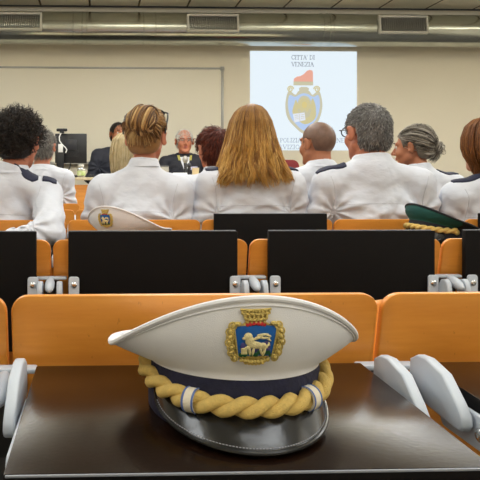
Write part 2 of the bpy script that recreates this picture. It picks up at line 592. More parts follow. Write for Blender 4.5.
# lettering drawn as strokes with serifs: coordinates in a 0..1 high cell
GL = {
    'C': (0.8, [([(0.74, 0.78), (0.62, 0.95), (0.4, 1.0), (0.18, 0.85), (0.08, 0.5), (0.18, 0.15), (0.4, 0.0), (0.62, 0.05), (0.76, 0.22)], 0.12), ([(0.74, 0.7), (0.74, 1.0)], 0.05)]),
    'I': (0.42, [([(0.2, 0), (0.2, 1)], 0.14), ([(0.04, 0.02), (0.36, 0.02)], 0.06), ([(0.04, 0.98), (0.36, 0.98)], 0.06)]),
    'T': (0.76, [([(0.37, 0), (0.37, 0.97)], 0.14), ([(0.04, 0.97), (0.7, 0.97)], 0.06), ([(0.05, 0.97), (0.05, 0.75)], 0.05), ([(0.69, 0.97), (0.69, 0.75)], 0.05), ([(0.2, 0.02), (0.54, 0.02)], 0.06)]),
    'A': (0.84, [([(0.1, 0), (0.4, 1)], 0.06), ([(0.4, 1), (0.72, 0)], 0.14), ([(0.2, 0.34), (0.62, 0.34)], 0.05), ([(0.0, 0.02), (0.24, 0.02)], 0.06), ([(0.56, 0.02), (0.86, 0.02)], 0.06)]),
    "'": (0.24, [([(0.1, 1.0), (0.08, 0.72)], 0.1)]),
    'D': (0.84, [([(0.16, 0), (0.16, 1)], 0.14), ([(0.05, 0.97), (0.4, 0.97), (0.68, 0.8), (0.76, 0.5), (0.68, 0.2), (0.4, 0.03), (0.05, 0.03)], 0.08)]),
    'V': (0.82, [([(0.1, 1), (0.42, 0)], 0.14), ([(0.42, 0), (0.72, 1)], 0.06), ([(0.0, 0.98), (0.26, 0.98)], 0.06), ([(0.58, 0.98), (0.84, 0.98)], 0.06)]),
    'E': (0.72, [([(0.16, 0), (0.16, 1)], 0.14), ([(0.04, 0.97), (0.64, 0.97), (0.64, 0.78)], 0.06), ([(0.04, 0.03), (0.66, 0.03), (0.67, 0.24)], 0.06), ([(0.16, 0.52), (0.46, 0.52)], 0.05)]),
    'N': (0.86, [([(0.13, 0), (0.13, 1)], 0.06), ([(0.13, 1), (0.7, 0)], 0.14), ([(0.7, 0), (0.7, 1)], 0.06), ([(0.0, 0.02), (0.26, 0.02)], 0.05), ([(0.56, 0.98), (0.84, 0.98)], 0.05)]),
    'Z': (0.74, [([(0.08, 0.78), (0.08, 0.97), (0.62, 0.97)], 0.06), ([(0.62, 0.97), (0.08, 0.03)], 0.14), ([(0.08, 0.03), (0.66, 0.03), (0.67, 0.24)], 0.06)]),
    'P': (0.7, [([(0.16, 0), (0.16, 1)], 0.14), ([(0.05, 0.97), (0.42, 0.97), (0.6, 0.86), (0.6, 0.62), (0.42, 0.5), (0.16, 0.5)], 0.08), ([(0.03, 0.02), (0.34, 0.02)], 0.06)]),
    'O': (0.86, [([(0.4, 1), (0.17, 0.85), (0.08, 0.5), (0.17, 0.15), (0.4, 0), (0.64, 0.15), (0.74, 0.5), (0.64, 0.85), (0.4, 1)], 0.11)]),
    'L': (0.7, [([(0.16, 0), (0.16, 1)], 0.14), ([(0.03, 0.98), (0.32, 0.98)], 0.06), ([(0.03, 0.03), (0.62, 0.03), (0.63, 0.26)], 0.06)]),
    'R': (0.82, [([(0.16, 0), (0.16, 1)], 0.14), ([(0.05, 0.97), (0.42, 0.97), (0.58, 0.86), (0.58, 0.64), (0.42, 0.52), (0.16, 0.52)], 0.08), ([(0.38, 0.5), (0.74, 0.02)], 0.12), ([(0.03, 0.02), (0.34, 0.02)], 0.06)]),
    'S': (0.62, [([(0.5, 0.74), (0.48, 0.93), (0.3, 1.0), (0.1, 0.88), (0.1, 0.68), (0.3, 0.54), (0.5, 0.4), (0.52, 0.16), (0.3, 0.0), (0.1, 0.06), (0.07, 0.26)], 0.11)]),
    ' ': (0.4, []),
}


def lettering(text, u0, u1, v_base, hpx, m, part='slide_text'):
    total = sum(GL[c][0] for c in text)
    sx = (u1 - u0) / total
    g = G()
    x = u0
    for c in text:
        w, strokes = GL[c]
        for pts, th in strokes:
            q = [Vector(S(x + p[0] * sx, v_base - p[1] * hpx)) for p in pts]
            tw = max(th, 0.085) * hpx * PXM * 0.95
            for a, b in zip(q, q[1:]):
                d = (b - a).normalized() * 0.3 * tw
                n = Vector((-d.y, d.x)).normalized() * tw / 2
                g.prism([a - d + n, a - d - n, b + d - n, b + d + n], -0.0075, -0.0062, 'y')
        x += w * sx
    return g.build(part, m, slide, False)


lettering("CITTA' DI", 291, 314.5, 60.6, 4.2, M['s_text'])
lettering('VENEZIA', 291, 313.5, 67.4, 4.2, M['s_text'])
lettering('E POLIZIA', 274.5, 301.0, 142.6, 4.2, M['s_text2'])
lettering('NE', 336, 344.5, 142.6, 4.2, M['s_text2'])
lettering('SERVIZIO', 271, 299.5, 149.2, 4.2, M['s_text2'])
# ------------------------------------------------------------------ tip-up seats with writing tablets
PITCH, X0 = 0.5655, -0.1365
ROWS = {1: 1.0, 2: 1.9, 3: 2.8, 4: 3.7, 5: 4.6}
TOP = 0.874
LEANT = math.tan(R(13))
SEATS = {}


def seat_proto(folded, pan_down):
    """one seat: backrest, pan, tablet (> edge strip), mount plates (> screw), arms"""
    root = empty('auditorium_seat', (0, 0, 0))
    Sh = Matrix(((1, 0, 0, 0), (0, 1, -LEANT, LEANT * TOP), (0, 0, 1, 0), (0, 0, 0, 1)))
    G().prism(rrect(PITCH - 0.007, 0.46, 0.026, 6, 0, TOP - 0.23), 0.0, 0.016, 'y', 0.003, Sh).build('backrest', M['wood'], root, True, 50)
    if pan_down:
        G().prism(rrect(0.47, 0.40, 0.05, 5, 0, 0.335), 0.412, 0.44, 'z', 0.006).build('seat_pan', M['wood'], root, True, 50)
    else:
        Mp = Matrix.Translation((0, 0.155, 0.43)) @ Matrix.Rotation(R(80), 4, 'X') @ Matrix.Translation((0, -0.335 + 0.2, -0.426))
        G().prism(rrect(0.47, 0.40, 0.05, 5, 0, 0.335), 0.412, 0.44, 'z', 0.006, Mp).build('seat_pan', M['wood'], root, True, 50)
    # tablet modelled lying: far edge at y 0, near edge at y -L, upper face at z 0
    L, Wt, T = 0.334, 0.476, 0.022
    if folded:
        Mt = Matrix.Translation((0.0, -0.03, 0.778)) @ Matrix.Rotation(R(1.6), 4, 'X')
    else:
        Mt = Matrix.Translation((0.004, -0.012, 0.566)) @ Matrix.Rotation(R(-90), 4, 'X')
    tb = G().box((0, -L / 2, -T / 2), (Wt, L, T), 0.0018, Mt).build('writing_tablet', [M['black_plate'], M['tablet_under']], root, True, 30)
    nz = Mt.to_3x3() @ Vector((0, 0, 1))
    for p_ in tb.data.polygons:
        p_.material_index = 0 if p_.normal.dot(nz) > 0.5 else 1
    G().box((0, -L - 0.0004, -0.0018), (Wt - 0.004, 0.0024, 0.0026), 0.0008, Mt).build('edge_strip', M['edge_strip'], tb, True, 30)
    if folded:
        arm = [(-0.045, 0.742), (-0.05, 0.79), (-0.07, 0.8), (-0.095, 0.802), (-0.14, 0.793), (-0.176, 0.766), (-0.188, 0.754), (-0.19, 0.742), (-0.184, 0.734), (-0.17, 0.733)]
        plate = rrect(0.2, 0.044, 0.012, 4, -0.2, 0.735)
    else:
        arm = [(-0.085, 0.60), (-0.04, 0.60), (-0.036, 0.72), (-0.04, 0.752), (-0.052, 0.765), (-0.07, 0.768), (-0.084, 0.758), (-0.09, 0.735)]
    for s in (-1, 1):
        xa = s * (PITCH / 2 - 0.0265)
        G().prism(arm, xa - 0.0075, xa + 0.0075, 'x', 0.003, seg=2).build('arm', M['grey_metal'], root, True, 50)
        xp = s * 0.226 + 0.008
        if folded:
            xp = s * 0.234
            mp = G().prism(plate, xp + s * 0.008 - 0.003, xp + s * 0.008 + 0.003, 'x', 0.002).build('mount_plate', M['grey_metal'], root, True, 50)
            sm = Matrix.Translation((xp + s * 0.012, -0.2, 0.735)) @ Matrix.Rotation(R(90 * s), 4, 'Y')
        else:
            mp = G().prism(rrect(0.03, 0.17, 0.008, 4, xp, 0.69), -0.042, -0.0345, 'y', 0.002).build('mount_plate', M['grey_metal'], root, True, 50)
            sm = Matrix.Translation((xp, -0.042, 0.752)) @ Matrix.Rotation(R(90), 4, 'X')
        G().lathe([(0.0085, 0.0), (0.0085, 0.002), (0.006, 0.0042), (0.003, 0.0046), (0.003, 0.002), (0, 0.002)], 14, sm).build('screw', M['screw'], mp)
    return root


def support_proto():
    root = empty('seat_support', (0, 0, 0))
    G().box((0, 0.03, 0.38), (0.046, 0.05, 0.76), 0.012).box((0, 0.05, 0.012), (0.07, 0.34, 0.024), 0.008).build('post', M['dark_metal'], root)
    g = G().box((0, -0.012, 0.768), (0.088, 0.026, 0.008), 0.003)
    g.build('cross_bar', M['grey_metal'], root)
    Rk = Matrix.Rotation(R(14), 3, 'X')
    G().ball((0, -0.068, 0.757), (0.0135, 0.042, 0.0145), sub=3, Rm=Rk).build('end_knob', M['grey_metal'], root)
    G().box((0, -0.035, 0.70), (0.03, 0.03, 0.10), 0.01).build('bearing_block', M['black'], root)
    return root


KINDS = {}
for folded in (True, False):
    for pan in (True, False):
        KINDS[(folded, pan)] = [seat_proto(folded, pan), False]
SEAT_PLAN = {
    # row: {column: (folded tablet, pan down, label)}
    1: {-1: (True, False, 'orange wooden seat back cut off at the left edge, in the nearest row'),
        0: (True, False, 'orange wooden seat back with lowered black tablet carrying the large white cap'),
        1: (True, False, 'orange wooden seat back with lowered black tablet right of the large white cap')},
    2: {-1: (False, False, 'seat with raised black tablet in front of the dark curly haired person'),
        0: (False, False, 'seat with raised black tablet directly below the small white cap'),
        1: (False, False, 'seat with raised black tablet just below the dark green cap'),
        2: (False, False, 'seat with raised black tablet at the right edge, one row behind the officers')},
    3: {-1: (True, True, 'wooden seat occupied by the officer with dark curly hair'),
        0: (True, True, 'wooden seat with lowered tablet carrying the small white cap, under blonde bun woman'),
        1: (False, True, 'wooden seat with raised tablet behind the long haired woman'),
        2: (True, True, 'wooden seat with lowered tablet carrying the dark green cap'),
        3: (False, True, 'wooden seat with raised tablet behind the auburn bob woman')},
    4: {-1: (True, False, 'wooden seat beyond the curly haired officer, hardly seen'),
        0: (True, True, 'wooden seat occupied by the pale blonde person'),
        1: (True, True, 'wooden seat occupied by the red haired person'),
        2: (True, True, 'wooden seat occupied by the bald man'),
        3: (True, True, 'wooden seat occupied by the woman with pinned grey hair')},
    5: {-1: (True, True, 'wooden seat occupied by the grey haired man left of the monitor')},
}
for r, cols in SEAT_PLAN.items():
    for c, (folded, pan, lab) in cols.items():
        k = KINDS[(folded, pan)]
        o = k[0] if not k[1] else copy_tree(k[0])
        k[1] = True
        o.location = (X0 + PITCH * (c + 0.5), ROWS[r], 0)
        tag(o, lab, 'seat', 'tip-up seats of the lecture hall')
        SEATS[(r, c)] = o
for k, (o, used) in list(KINDS.items()):
    if not used:
        for ch in list(o.children_recursive):
            bpy.data.objects.remove(ch)
        bpy.data.objects.remove(o)
sup0 = support_proto()
first = True
SUP_LABEL = {
    (1, 0): 'grey hinge support left of the tablet with the large white cap',
    (1, 1): 'grey hinge support right of the tablet with the large white cap',
    (2, 0): 'grey hinge support between raised black tablets, near the left edge',
    (2, 1): 'grey hinge support between raised black tablets, just above the large white cap',
    (2, 2): 'grey hinge support between raised black tablets, below the dark green cap',
}
ORD = ('first', 'second', 'third', 'fourth', 'fifth', 'sixth')
RN = {1: 'nearest row', 2: 'second row', 3: 'third row', 4: 'fourth row', 5: 'fifth row'}
for r, cols in SEAT_PLAN.items():
    for i, c in enumerate(sorted(set(list(cols) + [max(cols) + 1]))):
        o = sup0 if first else copy_tree(sup0)
        first = False
        o.location = (X0 + PITCH * c, ROWS[r], 0)
        lab = SUP_LABEL.get((r, c)) or 'dark post with grey hinge, %s from left in the %s' % (ORD[i], RN[r])
        tag(o, lab, 'support', 'supports between the seats')
# ------------------------------------------------------------------ the peaked caps
M['cap_white'] = mat('cap_cotton', (228, 227, 229), 0.8, spec=0.25, bump=0.12, bscale=900, sheen=0.15, var=0.03, scale=30)
M['cap_band'] = mat('cap_band_navy', (17, 18, 42), 0.8, rgb2=(26, 28, 60), scale=70, bump=0.5, bscale=130)
M['gold_cord'] = mat('gold_cord', (238, 203, 118), 0.65, spec=0.3, var=0.15, scale=160, bump=0.7, bscale=700)
M['gold'] = mat('gold_wire', (232, 204, 116), 0.34, metal=0.35, var=0.35, scale=260, bump=0.6, bscale=600)
M['gold_lion'] = mat('gold_lion', (246, 230, 172), 0.38, metal=0.15, var=0.2, scale=300, bump=0.4, bscale=600)
M['patent'] = mat('patent_leather', (13, 14, 17), 0.24, spec=0.5, coat=0.15, bump=0.25, bscale=38)
M['stitch'] = mat('visor_stitch', (150, 150, 156), 0.5)
M['ring_white'] = mat('cord_ring_white', (232, 222, 200), 0.6, bump=0.3, bscale=500)
M['ring_blue'] = mat('cord_ring_blue', (84, 110, 170), 0.6)
M['crest_blue'] = mat('crest_enamel_blue', (18, 96, 178), 0.35, var=0.15, scale=150)
M['crest_green'] = mat('crest_green', (30, 92, 52), 0.5, var=0.3, scale=300)
M['crest_red'] = mat('crest_red', (196, 40, 44), 0.45)
M['crest_violet'] = mat('crest_violet', (72, 66, 130), 0.5)
M['cap_dark'] = mat('cap_felt_black', (20, 22, 30), 0.8, bump=0.2, bscale=500)
M['cap_teal'] = mat('cap_teal', (22, 84, 78), 0.75, bump=0.15, bscale=500, var=0.15, scale=20)
M['cap_lining'] = mat('cap_lining', (60, 58, 60), 0.8)

CAP_A, CAP_B = 0.1, 0.113


def make_cap(name, loc, rz, crown_m, top_m, band_m, crest=True, sc=1.0, tilt=0.0, rim_front=0.153, rim_side=0.0765, rim_back=0.056, drop=0.0, cord_rings=True, pipe_m=None):
    root = empty(name, loc, rz)
    root.scale = (sc, sc, sc)
    if tilt:
        root.rotation_euler = (tilt, 0, rz)
    NT = 96
    ts = [2 * PI * k / NT for k in range(NT)]

    def band_top(t):
        return Vector((CAP_A * math.sin(t), CAP_B * math.cos(t), 0.0605 + 0.003 * math.cos(t)))

    def rim(t):
        c = math.cos(t)
        h = rim_side + (rim_front - rim_side) * max(0, c) ** 1.55 + (rim_back - rim_side) * max(0, -c) ** 1.3
        sy = 0.139 if c > 0 else 0.155
        return Vector((0.1485 * math.sin(t) * (1 - 0.05 * max(0, c) ** 2), sy * c - 0.006, h))

    def wall(t, f):
        a, b = band_top(t), rim(t)
        p = a.lerp(b, f)
        fr = max(0, math.cos(t))
        out = Vector((math.sin(t), math.cos(t), 0))
        bulge = math.sin(PI * min(1, f)) * (0.003 + 0.006 * fr)
        p += out * bulge
        # a step of straight cloth just above the band
        return p

    fs = [0, 0.04, 0.1, 0.2, 0.3, 0.4, 0.5, 0.6, 0.7, 0.8, 0.88, 0.95, 1.0]

    def crown_pt(t, f):
        p = wall(t, f)
        a = band_top(t)
        k = min(1, f / 0.16)
        low = a + Vector((math.sin(t), math.cos(t), 0)) * 0.002 + Vector((0, 0, (rim(t).z - a.z) * f * 1.25))
        return low.lerp(p, k * k * (3 - 2 * k))
    rows = [[crown_pt(t, f) for t in ts] for f in fs]
    cw = G().grid(rows, True).build('crown', crown_m, root, flip=True)
    if isinstance(crown_m, list):
        for p_ in cw.data.polygons:
            p_.material_index = 0 if p_.center.y > 0.0 else 1
    # top of the crown
    cen = Vector((0, -0.015, rim_back * 0.5 + rim_front * 0.5 - 0.012))
    rows = [[rim(t).lerp(cen, f) + Vector((0, 0, 0.006 * math.sin(PI * f))) for t in ts] for f in (0.0, 0.015, 0.05, 0.15, 0.3, 0.5, 0.75, 0.97)]
    g = G().grid(rows, True)
    g.build('crown_top', top_m, root)
    g = G().tube([rim(t) + Vector((0, 0, 0.0008)) for t in ts], 0.0034, 8, True)
    g.tube([wall(t, 0.93) + Vector((math.sin(t), math.cos(t), 0)) * 0.0003 for t in ts], 0.0011, 6, True)
    g.build('rim_piping', pipe_m or crown_m, root)
    # band
    rows = []
    for h, o in ((0.0, 0.0), (0.003, 0.002), (0.03, 0.0026), (0.056, 0.0024), (0.0605, 0.0008)):
        rows.append([Vector(((CAP_A + o) * math.sin(t), (CAP_B + o) * math.cos(t), h + (0.003 * math.cos(t) if h > 0.05 else 0))) for t in ts])
    bd = G().grid(rows, True).build('band', band_m, root, flip=True)
    rows = [[Vector((a * math.sin(t), b * math.cos(t), h)) for t in ts] for a, b, h in ((CAP_A, CAP_B, 0.0), (CAP_A - 0.004, CAP_B - 0.004, 0.001), (CAP_A - 0.005, CAP_B - 0.005, 0.03), (CAP_A - 0.006, CAP_B - 0.006, 0.058))]
    G().grid(rows, True).build('sweatband', M['cap_lining'], root)
    # visor
    def visor(t, f, up):
        k = max(0.0, math.cos(t * 90 / 74))
        base = Vector(((CAP_A + 0.001) * math.sin(t), (CAP_B + 0.001) * math.cos(t), 0.031 + 0.004 * (1 - k)))
        e = 0.044 * k ** 0.6
        outd = Vector((math.sin(t) * 0.55, math.cos(t) * 1.0, 0))
        side = -0.007 * k ** 0.4
        q = base + outd * e * f + Vector((math.sin(t) * side * f, 0, 0))
        q.z = base.z - (base.z - 0.0035 + drop) * (f ** 1.15) * min(1.0, k ** 0.4 * 1.0)
        q.z += up
        return q
    tv = [R(-74) + R(148) * k / 60 for k in range(61)]
    fv = [0, 0.15, 0.3, 0.5, 0.7, 0.85, 0.95, 1.0]
    g = G()
    top = [[visor(t, f, 0.0015) for t in tv] for f in fv]
    bot = [[visor(t, f, -0.0015) for t in tv] for f in fv]
    g.grid([list(r) for r in top])
    g.grid([list(r)[::-1] for r in bot])
    g.grid([[p for p in top[-1]], [p for p in bot[-1]]])
    g.tube([visor(t, 1.0, 0.0002) for t in tv], 0.0024, 8)
    vs = g.build('visor', M['patent'], root, flip=False)
    bm = bmesh.new()
    bm.from_mesh(vs.data)
    bmesh.ops.remove_doubles(bm, verts=list(bm.verts), dist=1e-5)
    bmesh.ops.recalc_face_normals(bm, faces=list(bm.faces))
    bm.to_mesh(vs.data)
    bm.free()
    g = G()
    n = 84
    for k in range(n):
        t = R(-68) + R(136) * k / n
        g.tube([visor(t, 0.93, 0.0017), visor(t + R(0.9), 0.93, 0.0017)], 0.0006, 5)
    g.build('stitching', M['stitch'], vs)
    # twisted cord along the front with its end buttons
    TE = R(91)

    def cord_axis(t):
        e = abs(t) / TE
        return Vector(((CAP_A + 0.006) * math.sin(t), (CAP_B + 0.008) * math.cos(t), 0.037 + 0.016 * e ** 3))
    steps = 150
    for ph in (0, PI):
        pts = []
        for k in range(steps + 1):
            t = -TE + 2 * TE * k / steps
            c = cord_axis(t)
            o = Vector((math.sin(t), math.cos(t), 0))
            a = ph - (t * 0.114) / 0.054 * 2 * PI
            pts.append(c + (o * math.cos(a) + Vector((0, 0, 1)) * math.sin(a)) * 0.0052)
        G().tube(pts, 0.0068, 10).build('cord_strand', M['gold_cord'], root)
    for sg in (-1, 1):
        t = sg * R(93)
        c = Vector(((CAP_A + 0.006) * math.sin(t), (CAP_B + 0.006) * math.cos(t), 0.047))
        G().lathe([(0, 0.008), (0.006, 0.0068), (0.010, 0.003), (0.011, 0), (0.0, 0)], 20, Matrix.Translation(c) @ Matrix.Rotation(R(90) * sg, 4, 'Y')).build('cord_button', M['gold'], root)
        if cord_rings:
            t = sg * R(37)
            c = cord_axis(t)
            Mr = Matrix.Translation(c) @ Matrix.Rotation(-t, 4, 'Z') @ Matrix.Rotation(R(90), 4, 'Y')
            rg = G().lathe([(0.0124, -0.006), (0.0132, -0.0055), (0.0132, 0.0055), (0.0124, 0.006), (0.010, 0.006), (0.010, -0.006), (0.0124, -0.006)], 28, Mr).build('cord_ring', M['ring_white'], root)
            g = G()
            for z in (-0.0058, 0.0058):
                g.lathe([(0.0132, z - 0.0013), (0.0139, z), (0.0132, z + 0.0013)], 28, Mr)
            g.build('ring_edge', M['ring_blue'], rg)
    if crest:
        H = (rim(0) - band_top(0)).length

        def surf(p):
            """(u, v, w): metres across, up and out from the middle of the front"""
            t = -p.x / 0.124 + 0.03
            f = 0.045 + p.y * 1.14 / H
            def P(t, f):
                return crown_pt(t, max(0.0, min(1.0, f)))
            q = P(t, f)
            n = (P(t + 0.01, f) - P(t - 0.01, f)).cross(P(t, f + 0.02) - P(t, f - 0.02))
            n.normalize()
            if n.y < 0:
                n = -n
            return q + n * p.z
        em = lambda nm, g, m, par: g.warp(surf).build(nm, m, par)

        def plate(poly, lo, hi, cuts=2):
            g = G().prism(poly, lo, hi, 'z', 0.0003)
            return g
        cy = 0.037
        back = plate([(0.024 * math.cos(a) * 1.0, cy + 0.021 * math.sin(a)) for a in [2 * PI * k / 28 for k in range(28)]], 0.0, 0.0012)
        cr = em('crest', back, M['gold'], root)
        # blue field, green ground
        bl = G()
        for r_ in range(6):
            for c_ in range(6):
                pass
        rows = []
        for j in range(9):
            v = cy - 0.0125 + 0.0285 * j / 8
            w = 0.0168 + 0.0026 * j / 8
            rows.append([Vector((-w + 2 * w * i / 10, v, 0.0026)) for i in range(11)])
        bl.grid(rows)
        for edge in (rows[0], rows[-1], [r[0] for r in rows], [r[-1] for r in rows]):
            bl.grid([edge, [Vector((p.x, p.y, 0.0)) for p in edge]])
        em('crest_field', bl, M['crest_blue'], cr)
        g = G()
        random.seed(4)
        for k in range(26):
            u = -0.0158 + 0.0316 * (k + 0.5) / 26
            g.ball((u, cy - 0.0105 + random.uniform(-0.001, 0.0022), 0.0032), (0.0016, 0.0024, 0.001), sub=1)
        em('crest_ground', g, M['crest_green'], cr)
        g = G()
        for u, v, a, b in ((-0.0125, 0.0335, 0.0026, 0.0045), (0.011, 0.034, 0.0042, 0.0055), (0.0, 0.031, 0.006, 0.003), (0.0135, 0.0295, 0.002, 0.003)):
            g.ball((u, v, 0.0028), (a, b, 0.0008), sub=2)
        em('crest_violet_patch', g, M['crest_violet'], cr)  # violet patches on the blue field
        # striding winged lion with a book
        g = G()
        rz_ = lambda a: Matrix.Rotation(R(a), 3, 'Z')
        L = [(-0.0005, 0.0355, 0.0085, 0.0036, -8), (-0.0058, 0.0392, 0.0046, 0.005, 0), (-0.0074, 0.0434, 0.0042, 0.004, 0),
             (-0.0112, 0.042, 0.0018, 0.0014, 0), (-0.0052, 0.0372, 0.0034, 0.005, 10),
             (-0.006, 0.0305, 0.0015, 0.0052, 8), (-0.0024, 0.0295, 0.0014, 0.0046, -10), (0.0052, 0.0302, 0.0015, 0.005, 18), (0.0086, 0.0292, 0.0014, 0.0048, -14),
             (-0.0082, 0.0335, 0.0036, 0.0014, 28), (0.0068, 0.0345, 0.004, 0.0034, 0),
             (0.0018, 0.0425, 0.0056, 0.0015, 22), (0.0062, 0.0452, 0.006, 0.0011, 6), (0.0108, 0.0446, 0.004, 0.001, -16), (0.0078, 0.0422, 0.006, 0.0011, 0), (0.0118, 0.041, 0.0036, 0.001, -30),
             (0.0112, 0.0345, 0.0009, 0.0036, -30), (0.0128, 0.0365, 0.0009, 0.0022, 20)]
        for u, v, a, b, ang in L:
            g.ball((u, v, 0.0036), (a, b, 0.0016), sub=2, Rm=rz_(ang))
        em('crest_lion', g, M['gold_lion'], cr)
        g = G().box((-0.0112, 0.0298, 0.0036), (0.0062, 0.0058, 0.0014), 0.0004).box((-0.0112, 0.0325, 0.0040), (0.0048, 0.0012, 0.0016), 0.0004)
        em('crest_book', g, M['gold_lion'], cr)
        # scrollwork frame
        g = G()
        for sg in (-1, 1):
            for k in range(7):
                v = cy - 0.014 + 0.031 * k / 6
                u = sg * (0.0212 + 0.0032 * math.sin(PI * k / 6) + (0.0012 if k % 2 else 0))
                g.ball((u, v, 0.0026), (0.0022, 0.003, 0.0026), sub=2, Rm=rz_(sg * 30))
                g.tube([(u + 0.0034 * math.cos(a), v + 0.0034 * math.sin(a), 0.0032) for a in [2 * PI * q / 10 for q in range(10)]], 0.0009, 5, True)
            g.tube([(sg * (0.0176 + 0.0026 * j / 8), cy - 0.0135 + 0.03 * j / 8, 0.003) for j in range(9)], 0.0009, 6)
            g.ball((sg * 0.0165, cy + 0.0185, 0.003), (0.0036, 0.0024, 0.0024), sub=2)
        for k in range(9):
            u = -0.014 + 0.028 * k / 8
            v = cy - 0.0165 - 0.0022 * math.sin(PI * k / 8)
            g.ball((u, v, 0.0024), (0.0024, 0.002, 0.0022), sub=2)
        for k in range(6):
            u = -0.009 + 0.018 * k / 5
            g.ball((u, cy - 0.0202 - 0.001 * math.sin(PI * k / 5), 0.002), (0.0022, 0.0012, 0.0018), sub=2)
        em('crest_scrollwork', g, M['gold'], cr)
        # mural crown
        g = G()
        for j, (v, w) in enumerate(((0.0585, 0.0095), (0.0635, 0.0122), (0.0672, 0.0138))):
            g.tube([(-w + 2 * w * i / 10, v + 0.0012 * (1 - (i / 5 - 1) ** 2) * -1 + 0.0012, 0.003) for i in range(11)], 0.0012, 6)
        for k in range(9):
            g.box((-0.0124 + 0.0248 * k / 8, 0.0655, 0.0028), (0.0016, 0.0034, 0.0024), 0.0005)
        for k in range(6):
            g.box((-0.0098 + 0.0196 * k / 5, 0.061, 0.0028), (0.002, 0.0044, 0.0022), 0.0005)
        for k in range(5):
            g.ball((-0.0076 + 0.0152 * k / 4, 0.0562, 0.003), (0.0012, 0.0012, 0.0012), sub=1)
        g.prism([(-0.0088, 0.0545), (0.0088, 0.0545), (0.0136, 0.0685), (-0.0136, 0.0685)], 0.0, 0.0014, 'z')
        em('crest_crown', g, M['gold'], cr)
        g = G()
        for k in range(7):
            g.ball((-0.0078 + 0.0156 * k / 6, 0.0555 - 0.0004 * abs(k - 3), 0.0026), (0.0018, 0.0022, 0.0014), sub=1)
        em('crown_lining', g, M['crest_red'], cr)
    return root


TAB_Z = 0.7705
pc = at(231.5, 300, 0.815)
cap1 = make_cap('peaked_cap', (pc.x, 0.815, 0.7722), R(180 + 1), M['cap_white'], M['cap_white'], M['cap_band'])
tag(cap1, 'large white officer cap with gold twisted cord and crest on the nearest black tablet', 'cap')
pc = at(128, 220, 2.6)
cap2 = make_cap('peaked_cap', (pc.x, 2.6, 0.7742), R(180 - 36), M['cap_white'], M['cap_white'], M['cap_band'], sc=1.1)
tag(cap2, 'small white officer cap with blue crest resting behind the blonde bun woman', 'cap')
pc = at(436, 220, 2.585)
cap3 = make_cap('peaked_cap', (pc.x, 2.585, 0.799), R(180 - 84), [M['cap_teal'], M['cap_dark']], M['cap_dark'], M['cap_dark'], crest=False, cord_rings=False, rim_front=0.122, rim_side=0.086, rim_back=0.056, pipe_m=M['cap_dark'], tilt=R(13), drop=0.035)
tag(cap3, 'dark green and black peaked cap with gold cord seen from its side', 'cap')
# ------------------------------------------------------------------ the speakers' desk and what stands on it
DZ = 1.055
dl, dr = -1.0, 2.6
desk = tag(empty('speaker_desk', ((dl + dr) / 2, 6.2, 0.2)), 'long wooden speakers desk with a pale top at the front', 'desk')
dw = dr - dl
G().box((0, 0, DZ - 0.2 - 0.0125), (dw, 0.7, 0.025), 0.004).build('desk_top', mat('desk_top', (214, 196, 160), 0.4), desk)
G().box((0, -0.3, 0.40), (dw - 0.04, 0.02, 0.78), 0.003).build('front_panel', M['wood'], desk)
for s in (-1, 1):
    G().box((s * (dw / 2 - 0.03), 0.02, 0.41), (0.03, 0.6, 0.82), 0.003).build('side_panel', M['wood'], desk)

mp = at(70, 150, 6.1)
k = 6.1 / 667
mon = tag(empty('monitor', (mp.x, 6.12, DZ)), 'black computer monitor turned away, standing on the front desk', 'monitor')
sx0, sx1 = at(55, 150, 6.1).x - mp.x, at(86.8, 150, 6.1).x - mp.x
z0, z1 = at(70, 163.2, 6.1).z - DZ, at(70, 133.5, 6.1).z - DZ
cx = (sx0 + sx1) / 2
G().box((cx, 0.0, (z0 + z1) / 2), (sx1 - sx0, 0.03, z1 - z0), 0.006).build('housing', M['black'], mon)
g = G()
for k_ in range(6):
    g.box((cx, -0.017, z0 + 0.06 + k_ * 0.012), ((sx1 - sx0) * 0.5, 0.004, 0.004), 0.001)
g.box((cx, -0.019, (z0 + z1) / 2 + 0.03), (0.1, 0.014, 0.1), 0.004)
g.build('rear_vents', mat('monitor_rear', (36, 36, 40), 0.5), mon)
px0, px1 = at(56, 150, 6.0).x - mp.x, at(63.6, 150, 6.0).x - mp.x
G().box(((px0 + px1) / 2, -0.055, 0.15), (px1 - px0, 0.03, 0.30), 0.006).build('stand_column', M['black'], mon)
G().box(((px0 + px1) / 2 + 0.06, -0.06, 0.008), (0.27, 0.18, 0.016), 0.005).build('stand_base', M['black'], mon)
G().box(((px0 + px1) / 2 + 0.004, -0.0715, 0.265), (0.042, 0.003, 0.075), 0.001).build('paper_label', M['white_plastic'], mon)
wc = at(61.8, 130.5, 6.05)
web = tag(empty('webcam', (wc.x, 6.07, DZ + z1)), 'small black webcam clipped on the monitor top', 'webcam')
G().box((0, 0, 0.03), (0.1, 0.03, 0.028), 0.01).build('body', M['black'], web)
G().box((0, 0.005, 0.009), (0.04, 0.05, 0.018), 0.004).build('clip', M['black'], web)
G().lathe([(0, 0.004), (0.007, 0.003), (0.009, 0), (0, 0)], 14, Matrix.Translation((0, -0.016, 0.03)) @ Matrix.Rotation(R(90), 4, 'X')).build('lens', mat('lens', (60, 62, 70), 0.1), web)
pts = [at(u, v, 6.0) for u, v in ((61, 133), (59.2, 137), (59.6, 141), (62.5, 145), (65.5, 147.5), (66.8, 150), (65.5, 153))]
tag(G().tube([Vector(p) for p in smooth_poly([tuple(p) for p in pts], 5)[:-5]] if False else pts, 0.0055, 6).build('cable', M['white_plastic']), 'thin white cable hanging down from the webcam', 'cable')
pts = [at(u, v, 6.05) for u, v in ((71, 162), (70, 167), (68, 171), (66, 174.5), (66, 176.6))]
